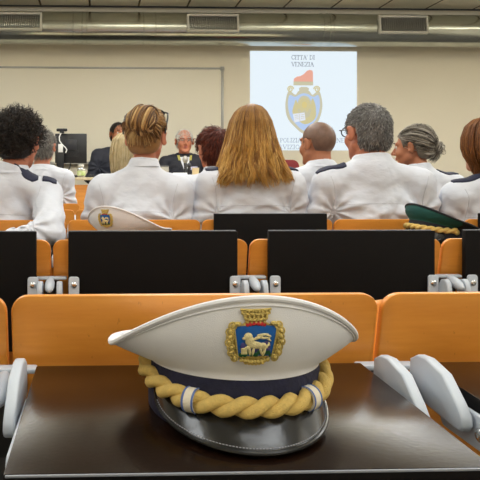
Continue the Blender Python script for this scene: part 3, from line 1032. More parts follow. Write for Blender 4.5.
tag(G().tube(pts, 0.006, 6).build('cable', M['black']), 'thin black cable from the monitor down to the desk', 'cable')
# jar with a green label, keyboard
jp = at(81.3, 176, 5.98)
jar = tag(empty('glass_bottle', (jp.x, 5.98, DZ)), 'small clear glass bottle with green label on the desk by the monitor', 'bottle')
M['glass'] = mat('clear_glass', (232, 236, 226), 0.06, trans=0.85)
G().lathe([(0.0, 0.002), (0.036, 0.002), (0.038, 0.008), (0.038, 0.07), (0.03, 0.084), (0.022, 0.09), (0.022, 0.1), (0.024, 0.1)], 24).build('glass_body', M['glass'], jar)
G().lathe([(0.0386, 0.018), (0.039, 0.02), (0.039, 0.058), (0.0386, 0.06)], 24).build('label_band', mat('green_label', (150, 180, 84), 0.5, rgb2=(214, 214, 180), scale=30), jar)
G().lathe([(0.025, 0.097), (0.026, 0.099), (0.026, 0.112), (0.024, 0.115), (0, 0.115)], 24).build('cap', mat('jar_lid', (222, 220, 208), 0.4), jar)
kp = at(81, 177, 5.95)
kb = tag(empty('keyboard', (kp.x - 0.02, 6.1, DZ)), 'flat black keyboard lying on the desk behind the bottle', 'keyboard')
G().box((0, 0, 0.008), (0.34, 0.12, 0.016), 0.004).build('case', M['black'], kb)
g = G()
for i in range(14):
    for j in range(4):
        g.box((-0.15 + i * 0.023, -0.04 + j * 0.027, 0.019), (0.019, 0.022, 0.008), 0.002)
g.build('keys', mat('keys', (40, 40, 44), 0.5), kb)
# microphones and papers in front of the officer in dark uniform
for i, (u, v, dy, lab) in enumerate(((185.5, 160.5, 6.05, 'silver desk microphone in front of the elderly officer, taller one'), (189.3, 166.5, 6.0, 'short dark desk microphone in front of the elderly officer'))):
    tp = at(u, v, dy)
    mi = tag(empty('desk_microphone', (tp.x, dy + 0.05, DZ)), lab, 'microphone')
    hgt = tp.z - DZ
    G().lathe([(0, 0), (0.05, 0), (0.05, 0.012), (0.03, 0.022), (0.012, 0.026), (0, 0.026)], 20).build('base', M['dark_metal'], mi)
    G().tube([(0, 0, 0.02), (0, 0.004, hgt * 0.5), (0, -0.01, hgt * 0.85), (0, -0.03, hgt)], 0.007, 8).build('neck', M['dark_metal'], mi)
    G().ball((0, -0.034, hgt + 0.01), (0.026 - 0.006 * i, 0.026, 0.034 - 0.01 * i), sub=3).build('head', mat('microphone_mesh', (176, 172, 164) if i == 0 else (70, 70, 74), 0.4, metal=0.5, bump=0.6, bscale=300), mi)
np_ = at(180, 175, 6.0)
card = tag(empty('name_card', (np_.x, 6.0, DZ)), 'folded white name card on the desk before the elderly officer', 'card')
G().prism([(-0.025, 0), (0.0, 0.042), (0.025, 0), (0.023, 0), (0, 0.039), (-0.023, 0)], -0.065, 0.065, 'x').build('folded_card', M['white_plastic'], card, False)
cp = at(195.5, 172, 6.0)
cup = tag(empty('paper_cup', (cp.x, 6.0, DZ)), 'beige paper cup on the desk beside the red haired head', 'cup')
G().lathe([(0, 0.002), (0.026, 0.002), (0.033, 0.085), (0.035, 0.087), (0.032, 0.086), (0.026, 0.006), (0, 0.006)], 24).build('cup_body', mat('paper_cup', (222, 206, 170), 0.6), cup)
bp = at(159, 166, 6.4)
bx = tag(empty('document_box', (bp.x, 6.36, DZ)), 'low grey box on the desk left of the elderly officer', 'box')
G().box((0, 0, 0.05), (0.16, 0.2, 0.1), 0.004).build('box_body', mat('grey_box', (164, 160, 148), 0.6), bx)
G().box((0, 0, 0.105), (0.165, 0.205, 0.012), 0.003).build('lid', mat('grey_box_lid', (92, 92, 92), 0.6), bx)


def stage_chair(loc, rz, label, m):
    c = tag(empty('padded_chair', loc, rz), label, 'chair')
    G().box((0, 0.26, 0.42), (0.46, 0.44, 0.06), 0.025, seg=3).build('seat', m, c)
    G().prism(rrect(0.44, 0.42, 0.07, 6, 0, 0.73), -0.03, 0.005, 'y', 0.012).build('backrest', m, c)
    for sx in (-1, 1):
        G().tube([(sx * 0.2, 0.44, 0.4), (sx * 0.21, 0.48, 0.01)], 0.012, 8).build('leg', M['dark_metal'], c)
        G().tube([(sx * 0.2, 0.0, 0.72), (sx * 0.2, 0.03, 0.42), (sx * 0.22, -0.05, 0.01)], 0.012, 8).build('leg', M['dark_metal'], c)
    return c


M['chair_red'] = mat('chair_red', (120, 30, 32), 0.7, bump=0.1, bscale=300)
M['chair_dark'] = mat('chair_dark', (40, 40, 46), 0.7, bump=0.1, bscale=300)
stage_chair((at(184, 150, 7.05).x, 7.05, 0.2), PI, 'dark chair occupied by the elderly officer in dark uniform', M['chair_dark'])
stage_chair((at(119, 150, 7.1).x, 7.1, 0.2), PI, 'dark chair occupied by the man in a dark suit', M['chair_dark'])
rc = stage_chair((at(279, 160, 7.0).x, 7.0, 0.27), PI, 'dark red chair back seen between the long hair and the bald head', M['chair_red'])
rc.location.z = 0.2
rc.scale = (1, 1, 1.11)
# ------------------------------------------------------------------ people: implicit bodies meshed with surface nets
class Field:
    def __init__(self, xs, ys, zs):
        self.ax = [np.asarray(a, np.float32) for a in (xs, ys, zs)]
        self.F = np.full([len(a) for a in self.ax], 0.5, np.float32)

    def _sl(self, lo, hi):
        return tuple(slice(max(0, int(np.searchsorted(a, l)) - 1), min(len(a), int(np.searchsorted(a, h)) + 1)) for a, l, h in zip(self.ax, lo, hi))

    def _grid(self, sl):
        return self.ax[0][sl[0]][:, None, None], self.ax[1][sl[1]][None, :, None], self.ax[2][sl[2]][None, None, :]

    def _mix(self, sl, d, k, sub=False):
        a = self.F[sl]
        if a.size == 0:
            return
        d = np.broadcast_to(d, a.shape)
        if sub:
            d = -d
            h = np.clip(0.5 - 0.5 * (d - a) / k, 0, 1)
            self.F[sl] = d * (1 - h) * 0 + a * h + d * (1 - h) + k * h * (1 - h)
        else:
            h = np.clip(0.5 + 0.5 * (d - a) / k, 0, 1)
            self.F[sl] = d * (1 - h) + a * h - k * h * (1 - h)

    def ell(self, c, r, k=0.01, Rm=None, sub=False):
        c = np.array(c, float)
        r = np.array(r if hasattr(r, '__len__') else (r, r, r), float)
        m = (r.max() if Rm is not None else r) + 0.05
        sl = self._sl(c - m, c + m)
        X, Y, Z = self._grid(sl)
        X, Y, Z = X - c[0], Y - c[1], Z - c[2]
        if Rm is not None:
            X, Y, Z = (Rm[0][0] * X + Rm[1][0] * Y + Rm[2][0] * Z, Rm[0][1] * X + Rm[1][1] * Y + Rm[2][1] * Z, Rm[0][2] * X + Rm[1][2] * Y + Rm[2][2] * Z)
        k0 = np.sqrt((X / r[0]) ** 2 + (Y / r[1]) ** 2 + (Z / r[2]) ** 2) + 1e-6
        k1 = np.sqrt((X / r[0] ** 2) ** 2 + (Y / r[1] ** 2) ** 2 + (Z / r[2] ** 2) ** 2) + 1e-6
        self._mix(sl, k0 * (k0 - 1) / k1, k, sub)

    def cone(self, a, b, ra, rb, k=0.01):
        a, b = np.array(a, float), np.array(b, float)
        m = max(ra, rb) + 0.05
        sl = self._sl(np.minimum(a, b) - m, np.maximum(a, b) + m)
        X, Y, Z = self._grid(sl)
        d = b - a
        L2 = max(1e-9, float(d @ d))
        t = np.clip(((X - a[0]) * d[0] + (Y - a[1]) * d[1] + (Z - a[2]) * d[2]) / L2, 0, 1)
        q = np.sqrt((X - a[0] - t * d[0]) ** 2 + (Y - a[1] - t * d[1]) ** 2 + (Z - a[2] - t * d[2]) ** 2)
        self._mix(sl, q - (ra + (rb - ra) * t), k)

    def mesh(self):
        F = self.F
        xs, ys, zs = self.ax
        Sg = F < 0
        cnt = np.zeros([s - 1 for s in F.shape], np.int8)
        for i in (0, 1):
            for j in (0, 1):
                for k in (0, 1):
                    cnt += Sg[i:F.shape[0] - 1 + i, j:F.shape[1] - 1 + j, k:F.shape[2] - 1 + k]
        I, J, K = np.nonzero((cnt > 0) & (cnt < 8))
        idx = np.full(cnt.shape, -1, np.int32)
        idx[I, J, K] = np.arange(len(I))
        acc = np.zeros((len(I), 3))
        num = np.zeros(len(I))
        for ax in range(3):
            for o1 in (0, 1):
                for o2 in (0, 1):
                    a = [0, 0, 0]
                    a[(ax + 1) % 3], a[(ax + 2) % 3] = o1, o2
                    b = list(a)
                    b[ax] = 1
                    Fa = F[I + a[0], J + a[1], K + a[2]]
                    Fb = F[I + b[0], J + b[1], K + b[2]]
                    cr = (Fa < 0) != (Fb < 0)
                    t = np.where(cr, Fa / np.where(cr, Fa - Fb, 1), 0)
                    pa = np.stack([xs[I + a[0]], ys[J + a[1]], zs[K + a[2]]], 1)
                    pb = np.stack([xs[I + b[0]], ys[J + b[1]], zs[K + b[2]]], 1)
                    acc += np.where(cr[:, None], pa + t[:, None] * (pb - pa), 0)
                    num += cr
        V = acc / np.maximum(num, 1)[:, None]
        quads = []
        for ax in range(3):
            sl0, sl1 = [slice(None)] * 3, [slice(None)] * 3
            sl0[ax], sl1[ax] = slice(0, -1), slice(1, None)
            A, B = Sg[tuple(sl0)], Sg[tuple(sl1)]
            e = np.stack(np.nonzero(A != B), 1)
            u, v = (ax + 1) % 3, (ax + 2) % 3
            ok = (e[:, u] > 0) & (e[:, v] > 0) & (e[:, u] < F.shape[u] - 1) & (e[:, v] < F.shape[v] - 1)
            e = e[ok]
            inside = A[tuple(e.T)]
            c = []
            for du, dv in ((-1, -1), (0, -1), (0, 0), (-1, 0)):
                q = e.copy()
                q[:, u] += du
                q[:, v] += dv
                c.append(idx[tuple(q.T)])
            c = np.stack(c, 1)
            c[~inside] = c[~inside][:, ::-1]
            quads.append(c)
        return V, np.concatenate(quads)


def axis(*segs):
    """segs: (start, end, step) joined"""
    out = []
    for a, b, s in segs:
        if b - a > s * 0.5:
            out.append(np.linspace(a, b, max(2, int(round((b - a) / s)) + 1))[:-1])
    out.append([segs[-1][1]])
    return np.concatenate(out)


def relax(V, Q, n=2, lam=0.5):
    """light Laplacian smoothing of a quad mesh"""
    V = V.copy()
    e = np.concatenate([Q[:, [0, 1]], Q[:, [1, 2]], Q[:, [2, 3]], Q[:, [3, 0]]])
    for _ in range(n):
        s = np.zeros_like(V)
        c = np.zeros(len(V))
        for a, b in ((0, 1), (1, 0)):
            np.add.at(s, e[:, a], V[e[:, b]])
            np.add.at(c, e[:, a], 1)
        V += lam * (s / np.maximum(c, 1)[:, None] - V)
    return V


def strands(name, P, rad, mats, mi, parent, seed=0):
    """P: N x M x 3 polylines -> thin three-sided tapering tubes, one mesh"""
    P = np.asarray(P, float)
    N, Mn, _ = P.shape
    T = np.gradient(P, axis=1)
    T /= np.linalg.norm(T, axis=2, keepdims=True) + 1e-9
    rng = np.random.default_rng(seed)
    ref = rng.normal(size=(N, 1, 3))
    A = np.cross(T, ref)
    A /= np.linalg.norm(A, axis=2, keepdims=True) + 1e-9
    B = np.cross(T, A)
    tap = np.linspace(0, 1, Mn)
    tap = np.minimum(1, 0.6 + tap * 4) * np.minimum(1, (1.04 - tap) * 4 + 0.12)
    rr = (np.asarray(rad).reshape(-1, 1) * tap[None])[:, :, None]
    V = np.stack([P + rr * (A * math.cos(q) + B * math.sin(q)) for q in (0, 2.0944, 4.1888)], 2)
    base = (np.arange(N)[:, None, None] * Mn + np.arange(Mn - 1)[None, :, None]) * 3
    k = np.arange(3)[None, None, :]
    k2 = (k + 1) % 3
    Q = np.stack([base + k, base + k2, base + 3 + k2, base + 3 + k], -1).reshape(-1, 4)
    m = np.repeat(np.asarray(mi), (Mn - 1) * 3)
    return np_mesh(name, V.reshape(-1, 3), Q, mats, parent, m)


HAIRM = {}


def hair_mats(key, cols, rough=0.45):
    if key not in HAIRM:
        HAIRM[key] = [mat('hair_%s' % key, c, rough, spec=0.35, var=0.22, scale=40) for c in cols]
    return HAIRM[key]


hair_mats('curly', [(34, 27, 22), (46, 36, 28), (60, 46, 33), (28, 23, 20)])
hair_mats('blonde', [(176, 134, 80), (140, 100, 56), (216, 180, 122), (98, 68, 40)])
hair_mats('copper', [(196, 146, 68), (168, 118, 50), (222, 176, 98), (134, 88, 36)])
hair_mats('steel', [(134, 131, 127), (112, 109, 105), (172, 168, 164), (74, 72, 70)])
hair_mats('auburn', [(140, 88, 42), (118, 70, 32), (162, 106, 54), (92, 54, 26)])
hair_mats('pale', [(216, 196, 150), (196, 172, 122), (230, 214, 176), (176, 150, 102)])
hair_mats('red', [(102, 38, 15), (80, 29, 13), (134, 56, 22), (54, 22, 12)])
hair_mats('pinned', [(136, 126, 110), (104, 96, 84), (196, 188, 174), (58, 52, 46)])
hair_mats('grizzled', [(150, 146, 138), (118, 114, 108), (178, 174, 166), (92, 88, 82)])
hair_mats('silver', [(214, 212, 206), (196, 193, 186), (228, 226, 222), (170, 166, 158)])
hair_mats('black', [(30, 26, 24), (40, 34, 30), (24, 22, 20), (52, 44, 38)])
hair_mats('stubble', [(112, 84, 68), (98, 76, 62), (120, 92, 76), (88, 72, 62)])
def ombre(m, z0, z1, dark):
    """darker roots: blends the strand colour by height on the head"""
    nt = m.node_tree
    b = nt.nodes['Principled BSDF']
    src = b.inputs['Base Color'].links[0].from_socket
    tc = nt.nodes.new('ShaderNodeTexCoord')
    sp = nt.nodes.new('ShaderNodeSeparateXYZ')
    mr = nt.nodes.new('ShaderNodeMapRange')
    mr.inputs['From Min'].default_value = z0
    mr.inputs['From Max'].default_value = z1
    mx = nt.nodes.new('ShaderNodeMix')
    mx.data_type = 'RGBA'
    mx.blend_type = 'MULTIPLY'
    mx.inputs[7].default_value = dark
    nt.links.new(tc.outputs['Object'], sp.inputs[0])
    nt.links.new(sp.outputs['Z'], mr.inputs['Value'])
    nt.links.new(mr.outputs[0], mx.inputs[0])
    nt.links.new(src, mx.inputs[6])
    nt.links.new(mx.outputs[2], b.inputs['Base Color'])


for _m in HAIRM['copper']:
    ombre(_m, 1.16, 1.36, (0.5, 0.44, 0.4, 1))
SKIN = {
    'fair': mat('skin_fair', (196, 142, 114), 0.5, spec=0.35, var=0.06, scale=30),
    'ruddy': mat('skin_ruddy', (186, 118, 90), 0.5, spec=0.35, var=0.08, scale=30),
    'tan': mat('skin_tan', (164, 104, 72), 0.45, spec=0.4, var=0.08, scale=30),
}
M['lips'] = mat('lips', (176, 96, 86), 0.45)
M['eye'] = mat('eye_white', (196, 188, 180), 0.25)
M['iris'] = mat('iris', (58, 44, 34), 0.2)
M['shirt'] = mat('shirt_cotton', (208, 211, 219), 0.85, spec=0.2, bump=1.0, bscale=16, stretch=(1, 1, 1.8), sheen=0.1)
M['shirt_seam'] = mat('shirt_seam', (186, 188, 195), 0.85)
M['navy'] = mat('epaulette_navy', (24, 28, 54), 0.75, bump=0.2, bscale=400)
M['suit'] = mat('suit_navy', (26, 29, 42), 0.75, bump=0.1, bscale=500)
M['uniform'] = mat('uniform_dark', (27, 28, 38), 0.75, bump=0.1, bscale=500)
M['trousers'] = mat('trousers_navy', (32, 36, 58), 0.8)
M['shoe'] = mat('shoe_black', (22, 20, 20), 0.35)
M['frame_black'] = mat('spectacle_frame', (20, 20, 24), 0.3)
M['lens_dark'] = mat('spectacle_lens', (70, 70, 74), 0.1, trans=0.6)
M['lens_clear'] = mat('spectacle_lens_clear', (250, 250, 250), 0.02, trans=1.0)
M['lens_clear'].node_tree.nodes['Principled BSDF'].inputs['IOR'].default_value = 1.02
M['ribbon_blue'] = mat('ribbon_bar', (120, 130, 190), 0.6, rgb2=(220, 215, 220), scale=90)


def head_R(yaw, pitch, roll):
    return Matrix.Rotation(yaw, 3, 'Z') @ Matrix.Rotation(pitch, 3, 'X') @ Matrix.Rotation(roll, 3, 'Y')


def hairline(y, male=False):
    """lowest height of the hair on the skull at depth y (head frame; face towards +y)"""
    ys = [-0.13, -0.065, -0.045, -0.036, 0.012, 0.03, 0.045, 0.065, 0.085]
    zs = [-0.082, -0.078, -0.06, 0.016, 0.022, -0.008, 0.045, 0.062, 0.07]
    return np.interp(y, ys, zs)


SC_C = np.array((0, -0.014, 0.024))
SC_R = np.array((0.077, 0.098, 0.091))


def person(label, X, Yr, H, skin, hair, rz=0.0, zo=0.0, hx=0.0, hy=0.18, yaw=0, pitch=0, roll=0, sx=0.185, ex=0.255, broad=1.0,
           top='shirt', collar=0.205, arms='table', eps=(), left_arm=None, glasses=None, group=None, shirt_seams=True, neck=0.056, fine=0.0045, elbow_z=0.78, slope=0.0, hs=1.0, tw=0.0):
    """a seated person; the origin lies on the floor below the top of the seat back behind them"""
    root_loc = (X, Yr, zo)
    HR = head_R(R(yaw), R(pitch), R(roll))
    hc = np.array((hx, hy, H - 0.115 * hs))
    HRn = np.array(HR)

    def hp(p):
        return hc + HRn @ (np.array(p, float) * hs)
    shz = H - 0.343 - slope
    S_ = {s: np.array((s * sx + hx * 0.3, 0.135, shz)) for s in (-1, 1)}
    arm_pts = {}
    for s in (-1, 1):
        mode = left_arm if (left_arm and s == 1) else arms
        if mode == 'back':
            arm_pts[s] = [S_[s], np.array((0.25, -0.06, 0.825)), np.array((0.05, -0.15, 0.80)), np.array((-1.0, -0.05, 0))]
        elif mode == 'lap':
            arm_pts[s] = [S_[s], np.array((s * ex, 0.2, elbow_z - 0.06)), np.array((s * 0.12, 0.42, 0.64)), np.array((-s * 0.25, 0.95, 0))]
        else:
            arm_pts[s] = [S_[s], np.array((s * ex, 0.185, elbow_z)), np.array((s * 0.15, 0.43, 0.812)), np.array((-s * 0.25, 0.95, 0))]
    hzone = arm_pts[-1][2][2]
    xs = axis((-0.38, -0.2, 0.011), (-0.2, 0.2, fine), (0.2, 0.38, 0.011))
    ys = axis((-0.26, 0.04, 0.011), (0.04, 0.32, fine), (0.32, 0.40, 0.01), (0.40, 0.64, fine * 1.15), (0.64, 0.95, 0.016))
    zs = axis((-0.02, 0.60, 0.016), (0.60, 0.86, 0.0055), (0.86, H - 0.29, 0.009), (H - 0.29, H + 0.03, fine))
    f = Field(xs, ys, zs)
    b = broad
    # trunk
    f.ell((0, 0.235, 0.575), (0.165 * b, 0.13, 0.115), 0.05)
    f.ell((0, 0.195, 0.72), (0.148 * b, 0.105, 0.17), 0.05)
    f.ell((0, 0.155, H - 0.47), (0.163 * b, 0.105, 0.17), 0.05)
    nb = np.array((hx * 0.5, 0.135, H - 0.30))
    nt_ = hp((0, -0.025, -0.06))
    for s in (-1, 1):
        f.cone(nb + (s * 0.03, 0, 0.0), S_[s] + (-s * 0.015, 0, 0.006), 0.05, 0.047, 0.03)
    f.cone(nb - (0, 0, 0.05), nt_, neck + 0.006, neck - 0.003, 0.025)
    # arms and hands
    for s in (-1, 1):
        a, e, w, fd = arm_pts[s]
        fd = fd / np.linalg.norm(fd)
        lat = np.cross(fd, (0, 0, 1)) * s            # towards the little finger
        f.cone(a, e, 0.05, 0.04, 0.03)
        f.cone(e, w, 0.041, 0.027, 0.012)
        pc_ = w + fd * 0.05 + np.array((0, 0, -0.004))
        Rm = np.stack([lat, fd, np.array((0, 0, 1.0))], 1)
        f.ell(pc_, (0.043, 0.055, 0.015), 0.012, Rm)
        for q, (off, ln) in enumerate(((-0.033, 0.068), (-0.011, 0.078), (0.011, 0.073), (0.033, 0.056))):
            k0 = w + fd * (0.094 - 0.004 * abs(q - 1)) + lat * off + np.array((0, 0, 0.002))
            k1 = k0 + fd * ln * 0.5 + np.array((0, 0, 0.004)) + lat * off * 0.08
            k2 = k1 + fd * ln * 0.5 + np.array((0, 0, -0.014))
            f.cone(k0, k1, 0.0092, 0.0082, 0.003)
            f.cone(k1, k2, 0.0082, 0.0068, 0.003)
        t0 = w + fd * 0.028 - lat * 0.03
        t1 = t0 + fd * 0.034 - lat * 0.026
        t2 = t1 + fd * 0.032 - lat * 0.004 + np.array((0, 0, -0.005))
        f.cone(t0, t1, 0.0125, 0.0098, 0.006)
        f.cone(t1, t2, 0.0098, 0.0078, 0.003)
    # legs and feet
    for s in (-1, 1):
        hip, kn, an = np.array((s * 0.085, 0.25, 0.54)), np.array((s * 0.11, 0.62, 0.535)), np.array((s * 0.115, 0.66, 0.1))
        f.cone(hip, kn, 0.078, 0.056, 0.03)
        f.cone(kn, an, 0.054, 0.034, 0.02)
        f.cone(an - (0, 0, 0.045), an + (s * 0.015, 0.16, -0.072), 0.035, 0.026, 0.02)
    # head
    h = lambda c, r, k=0.012, sub=False: f.ell(hp(c), np.array(r if hasattr(r, '__len__') else (r, r, r)) * hs, k, HRn, sub)
    hcn = lambda a, b_, ra, rb, k=0.012: f.cone(hp(a), hp(b_), ra * hs, rb * hs, k)
    h((0, -0.014, 0.024), (0.073, 0.094, 0.088), 0.02)
    h((0, 0.03, -0.03), (0.06, 0.062, 0.082), 0.02)
    for s in (-1, 1):
        hcn((s * 0.048, 0.0, -0.055), (s * 0.018, 0.066, -0.094), 0.02, 0.018, 0.02)
        h((s * 0.037, 0.06, -0.03), 0.024, 0.02)
        hcn((s * 0.046, 0.07, 0.026), (s * 0.012, 0.083, 0.024), 0.01, 0.011, 0.012)
        h((s * 0.031, 0.098, 0.006), (0.017, 0.014, 0.012), 0.012, True)
        h((s * 0.0105, 0.098, -0.034), 0.0082, 0.006)
    h((0, 0.076, -0.099), (0.023, 0.018, 0.016), 0.014)
    hcn((0, 0.086, 0.012), (0, 0.111, -0.028), 0.008, 0.0115, 0.008)
    h((0, 0.086, -0.055), (0.024, 0.012, 0.0052), 0.004)
    h((0, 0.085, -0.066), (0.021, 0.012, 0.006), 0.004)
    for s in (-1, 1):
        er = np.array(HR @ Matrix.Rotation(R(-34 * s), 3, 'Z') @ Matrix.Rotation(R(-8), 3, 'X'))
        f.ell(hp((s * 0.0865, -0.014, -0.004)), np.array((0.0085, 0.021, 0.034)) * hs, 0.006, er)
        f.ell(hp((s * 0.0965, -0.004, -0.001)), np.array((0.006, 0.010, 0.018)) * hs, 0.005, er, True)
    V, Q = f.mesh()
    V = relax(V, Q, 1, 0.4)
    body = np_mesh('person', V, Q, SKIN[skin])
    body.location = root_loc
    body.rotation_euler = (0, 0, rz)
    tag(body, label, 'person', group)
    # eyes, lips
    for s in (-1, 1):
        g = G().ball(hp((s * 0.031, 0.0765, 0.006)), 0.0105 * hs, sub=2)
        ey = g.build('eye', M['eye'], body)
        G().ball(hp((s * 0.031, 0.0845, 0.006)), 0.0048 * hs, sub=2).build('iris', M['iris'], ey)
        g = G()
        g.tube([hp((s * (0.014 + 0.032 * t), 0.0955 - 0.02 * t * t, 0.0285 + 0.006 * math.sin(PI * min(1, t * 1.1)))) for t in (0, 0.25, 0.5, 0.75, 1)], [0.002, 0.0034, 0.0034, 0.0028, 0.0012], 6)
        g.build('eyebrow', HAIRM[hair['col']][1], body)
    G().ball(hp((0, 0.0905, -0.055)), np.array((0.0225, 0.0085, 0.0045)) * hs, sub=2, Rm=HR).ball(hp((0, 0.0895, -0.0645)), np.array((0.019, 0.009, 0.0052)) * hs, sub=2, Rm=HR).build('lips', M['lips'], body)
    # ---- clothing
    th = 0.011
    g_xs = axis((-0.38, 0.38, 0.0055))
    g_ys = axis((-0.20, 0.40, 0.0055))
    g_zs = axis((0.5, H - 0.19, 0.0055))
    c = Field(g_xs, g_ys, g_zs)
    c.ell((0, 0.235, 0.575), (0.165 * b + th, 0.13 + th, 0.115 + th), 0.05)
    c.ell((0, 0.195, 0.72), (0.156 * b + th, 0.108 + th, 0.17 + th), 0.06)
    c.ell((0, 0.155, H - 0.47), (0.167 * b + th, 0.107 + th, 0.172 + th), 0.06)
    for s in (-1, 1):
        c.cone(nb + (s * 0.03, 0, 0.006), S_[s] + (-s * 0.012, 0, 0.006), 0.053 + th * 0.6, 0.05 + th * 0.7, 0.035)
        a, e, w, fd = arm_pts[s]
        long_ = top != 'shirt' or (left_arm == 'back' and s == 1)
        e2 = e if long_ else a + (e - a) * 0.88
        c.cone(a, e2, 0.056 + th, 0.05 + th, 0.035)
        if long_ and top != 'shirt':
            c.cone(e, w, 0.048 + th, 0.032 + th, 0.02)
        elif long_:
            c.cone(e, e + (w - e) * 1.0, 0.040 + th, 0.030 + th, 0.02)
    nv = (nt_ - nb) / np.linalg.norm(nt_ - nb)
    NL = max(0.03, (H - (collar if collar else 0.25) - 0.006 - nb[2]) / nv[2])
    c.cone(nb - nv * 0.03, nb + nv * (NL + 0.02), neck + 0.026, neck + 0.012, 0.03)
    Xg, Yg, Zg = g_xs[:, None, None], g_ys[None, :, None], g_zs[None, None, :]
    sd = abs(hash(label)) % 97 if False else sum(map(ord, label)) % 97
    rng = np.random.default_rng(sd)
    wr = 0
    for q in range(7):
        d_ = rng.normal(size=3) * (0.55, 0.5, 1.0)
        d_ /= np.linalg.norm(d_)
        fr = rng.uniform(26, 84)
        ph = rng.uniform(0, 6.28)
        d2 = rng.normal(size=3)
        wr = wr + np.sin(fr * (d_[0] * Xg + d_[1] * Yg + d_[2] * Zg) + ph + 1.6 * np.sin(9 * (d2[0] * Xg + d2[1] * Yg + d2[2] * Zg) + ph)) ** 3 * (34 / fr)
    # folds that run from the armpits and pull across the back
    for s in (-1, 1):
        px_, pz_ = s * (sx - 0.02), shz - 0.12
        dx, dz = Xg - px_, Zg - pz_
        ang = np.arctan2(dz, -s * dx + 1e-6)
        rad_ = np.sqrt(dx * dx + dz * dz)
        wr = wr + 1.5 * np.sin(ang * 9 + rng.uniform(0, 6)) * np.exp(-((rad_ - 0.07) / 0.07) ** 2)
    low = np.clip((shz + 0.0 - Zg) / 0.15, 0.25, 1)
    c.F += np.clip(0.0066 * wr * low, -0.013, 0.0065).astype(np.float32)
    zc = 0.53
    c.F = np.maximum(c.F, (zc - Zg).astype(np.float32))
    # opening for the neck
    tt = (Xg - nb[0]) * nv[0] + (Yg - nb[1]) * nv[1] + (Zg - nb[2]) * nv[2]
    c.F = np.maximum(c.F, (tt - NL).astype(np.float32))
    Vc, Qc = c.mesh()
    Vc = relax(Vc, Qc, 1, 0.5)
    cm = {'shirt': M['shirt'], 'suit': M['suit'], 'uniform': M['uniform']}[top]
    shirt = np_mesh({'shirt': 'shirt', 'suit': 'suit_jacket', 'uniform': 'uniform_jacket'}[top], Vc, Qc, cm, body)
    bvh = BVHTree.FromPolygons([tuple(v) for v in Vc], [tuple(q) for q in Qc])

    def cast(p, d):
        r_ = bvh.ray_cast(Vector(p), Vector(d))
        return r_[0], r_[1]

    def patch(name, rows, d, off, m, parent, thick=0.0025):
        """a strip of cloth laid on the garment"""
        out = []
        d = Vector(d)
        for row in rows:
            o = []
            for p in row:
                q, n = cast(p, d)
                if q is None:
                    return None
                o.append(q - d * off)
            out.append(o)
        g = G().grid(out)
        low_ = [[p + d * (off + thick) for p in r_] for r_ in out]
        for ring in ((out[0], low_[0]), (low_[-1], out[-1]), ([r_[0] for r_ in low_], [r_[0] for r_ in out]), ([r_[-1] for r_ in out], [r_[-1] for r_ in low_])):
            g.grid([list(ring[0]), list(ring[1])])
        bmesh.ops.recalc_face_normals(g.bm, faces=list(g.bm.faces))
        return g.build(name, m, parent)

    if top == 'shirt' and shirt_seams:
        for z_off in (-0.095,):
            pts = []
            for k in range(33):
                x = -sx * 0.93 + 2 * sx * 0.93 * k / 32
                q, n = cast((x, -0.4, shz + z_off + 0.012 * math.cos(x / sx * 1.5)), (0, 1, 0))
                if q is not None:
                    pts.append(q + Vector((0, 0.0006, 0)))
            if len(pts) > 4:
                G().tube(pts, 0.0017, 5).build('yoke_seam', M['shirt_seam'], shirt)
        for s in (-1, 1):
            pts = []
            for k in range(18):
                z = shz + 0.035 - 0.2 * k / 17
                x = s * (sx + 0.004 - 0.02 * math.sin(k / 17 * PI))
                q, n = cast((x, -0.4, z), (0, 1, 0))
                if q is not None and q.y < 0.2:
                    pts.append(q + Vector((0, 0.0006, 0)))
            if len(pts) > 4:
                G().tube(pts, 0.0017, 5).build('sleeve_seam', M['shirt_seam'], shirt)
    # collar: a folded band round the neck
    if collar:
        rows = []
        for rr, tt_ in ((0.0075, NL - 0.006), (0.0065, NL + 0.004), (0.0085, NL + 0.007), (0.0125, NL + 0.004), (0.0185, NL - 0.012), (0.026, NL - 0.030), (0.0235, NL - 0.031), (0.014, NL - 0.014)):
            row = []
            for k in range(48):
                a_ = 2 * PI * k / 48
                fd_ = 0.020 * (0.5 + 0.5 * math.sin(a_)) ** 2
                base = nb + nv * (tt_ - fd_)
                row.append(Vector((base[0] + (neck + rr) * math.cos(a_), base[1] + (neck + rr + 0.001) * math.sin(a_), base[2])))
            rows.append(row)
        G().grid(rows, True).build('collar', M['shirt'] if top == 'shirt' else cm, shirt, flip=True)
    for ep in eps:
        s, u0, u1, wd = ep[:4]
        rows = []
        for k in range(9):
            t = u0 + (u1 - u0) * k / 8
            px_ = s * (0.05 + (sx - 0.02) * t) + hx * 0.4
            wv = wd * (1.0 if k < 7 else (0.8 if k == 7 else 0.45))
            rows.append([(px_, (ep[4] if len(ep) > 4 else 0.125) + wv * (j / 4 - 0.5), H + 0.2) for j in range(5)])
        e_ = patch('epaulette', rows, (0, 0, -1), 0.0075, M['navy'], shirt, 0.006)
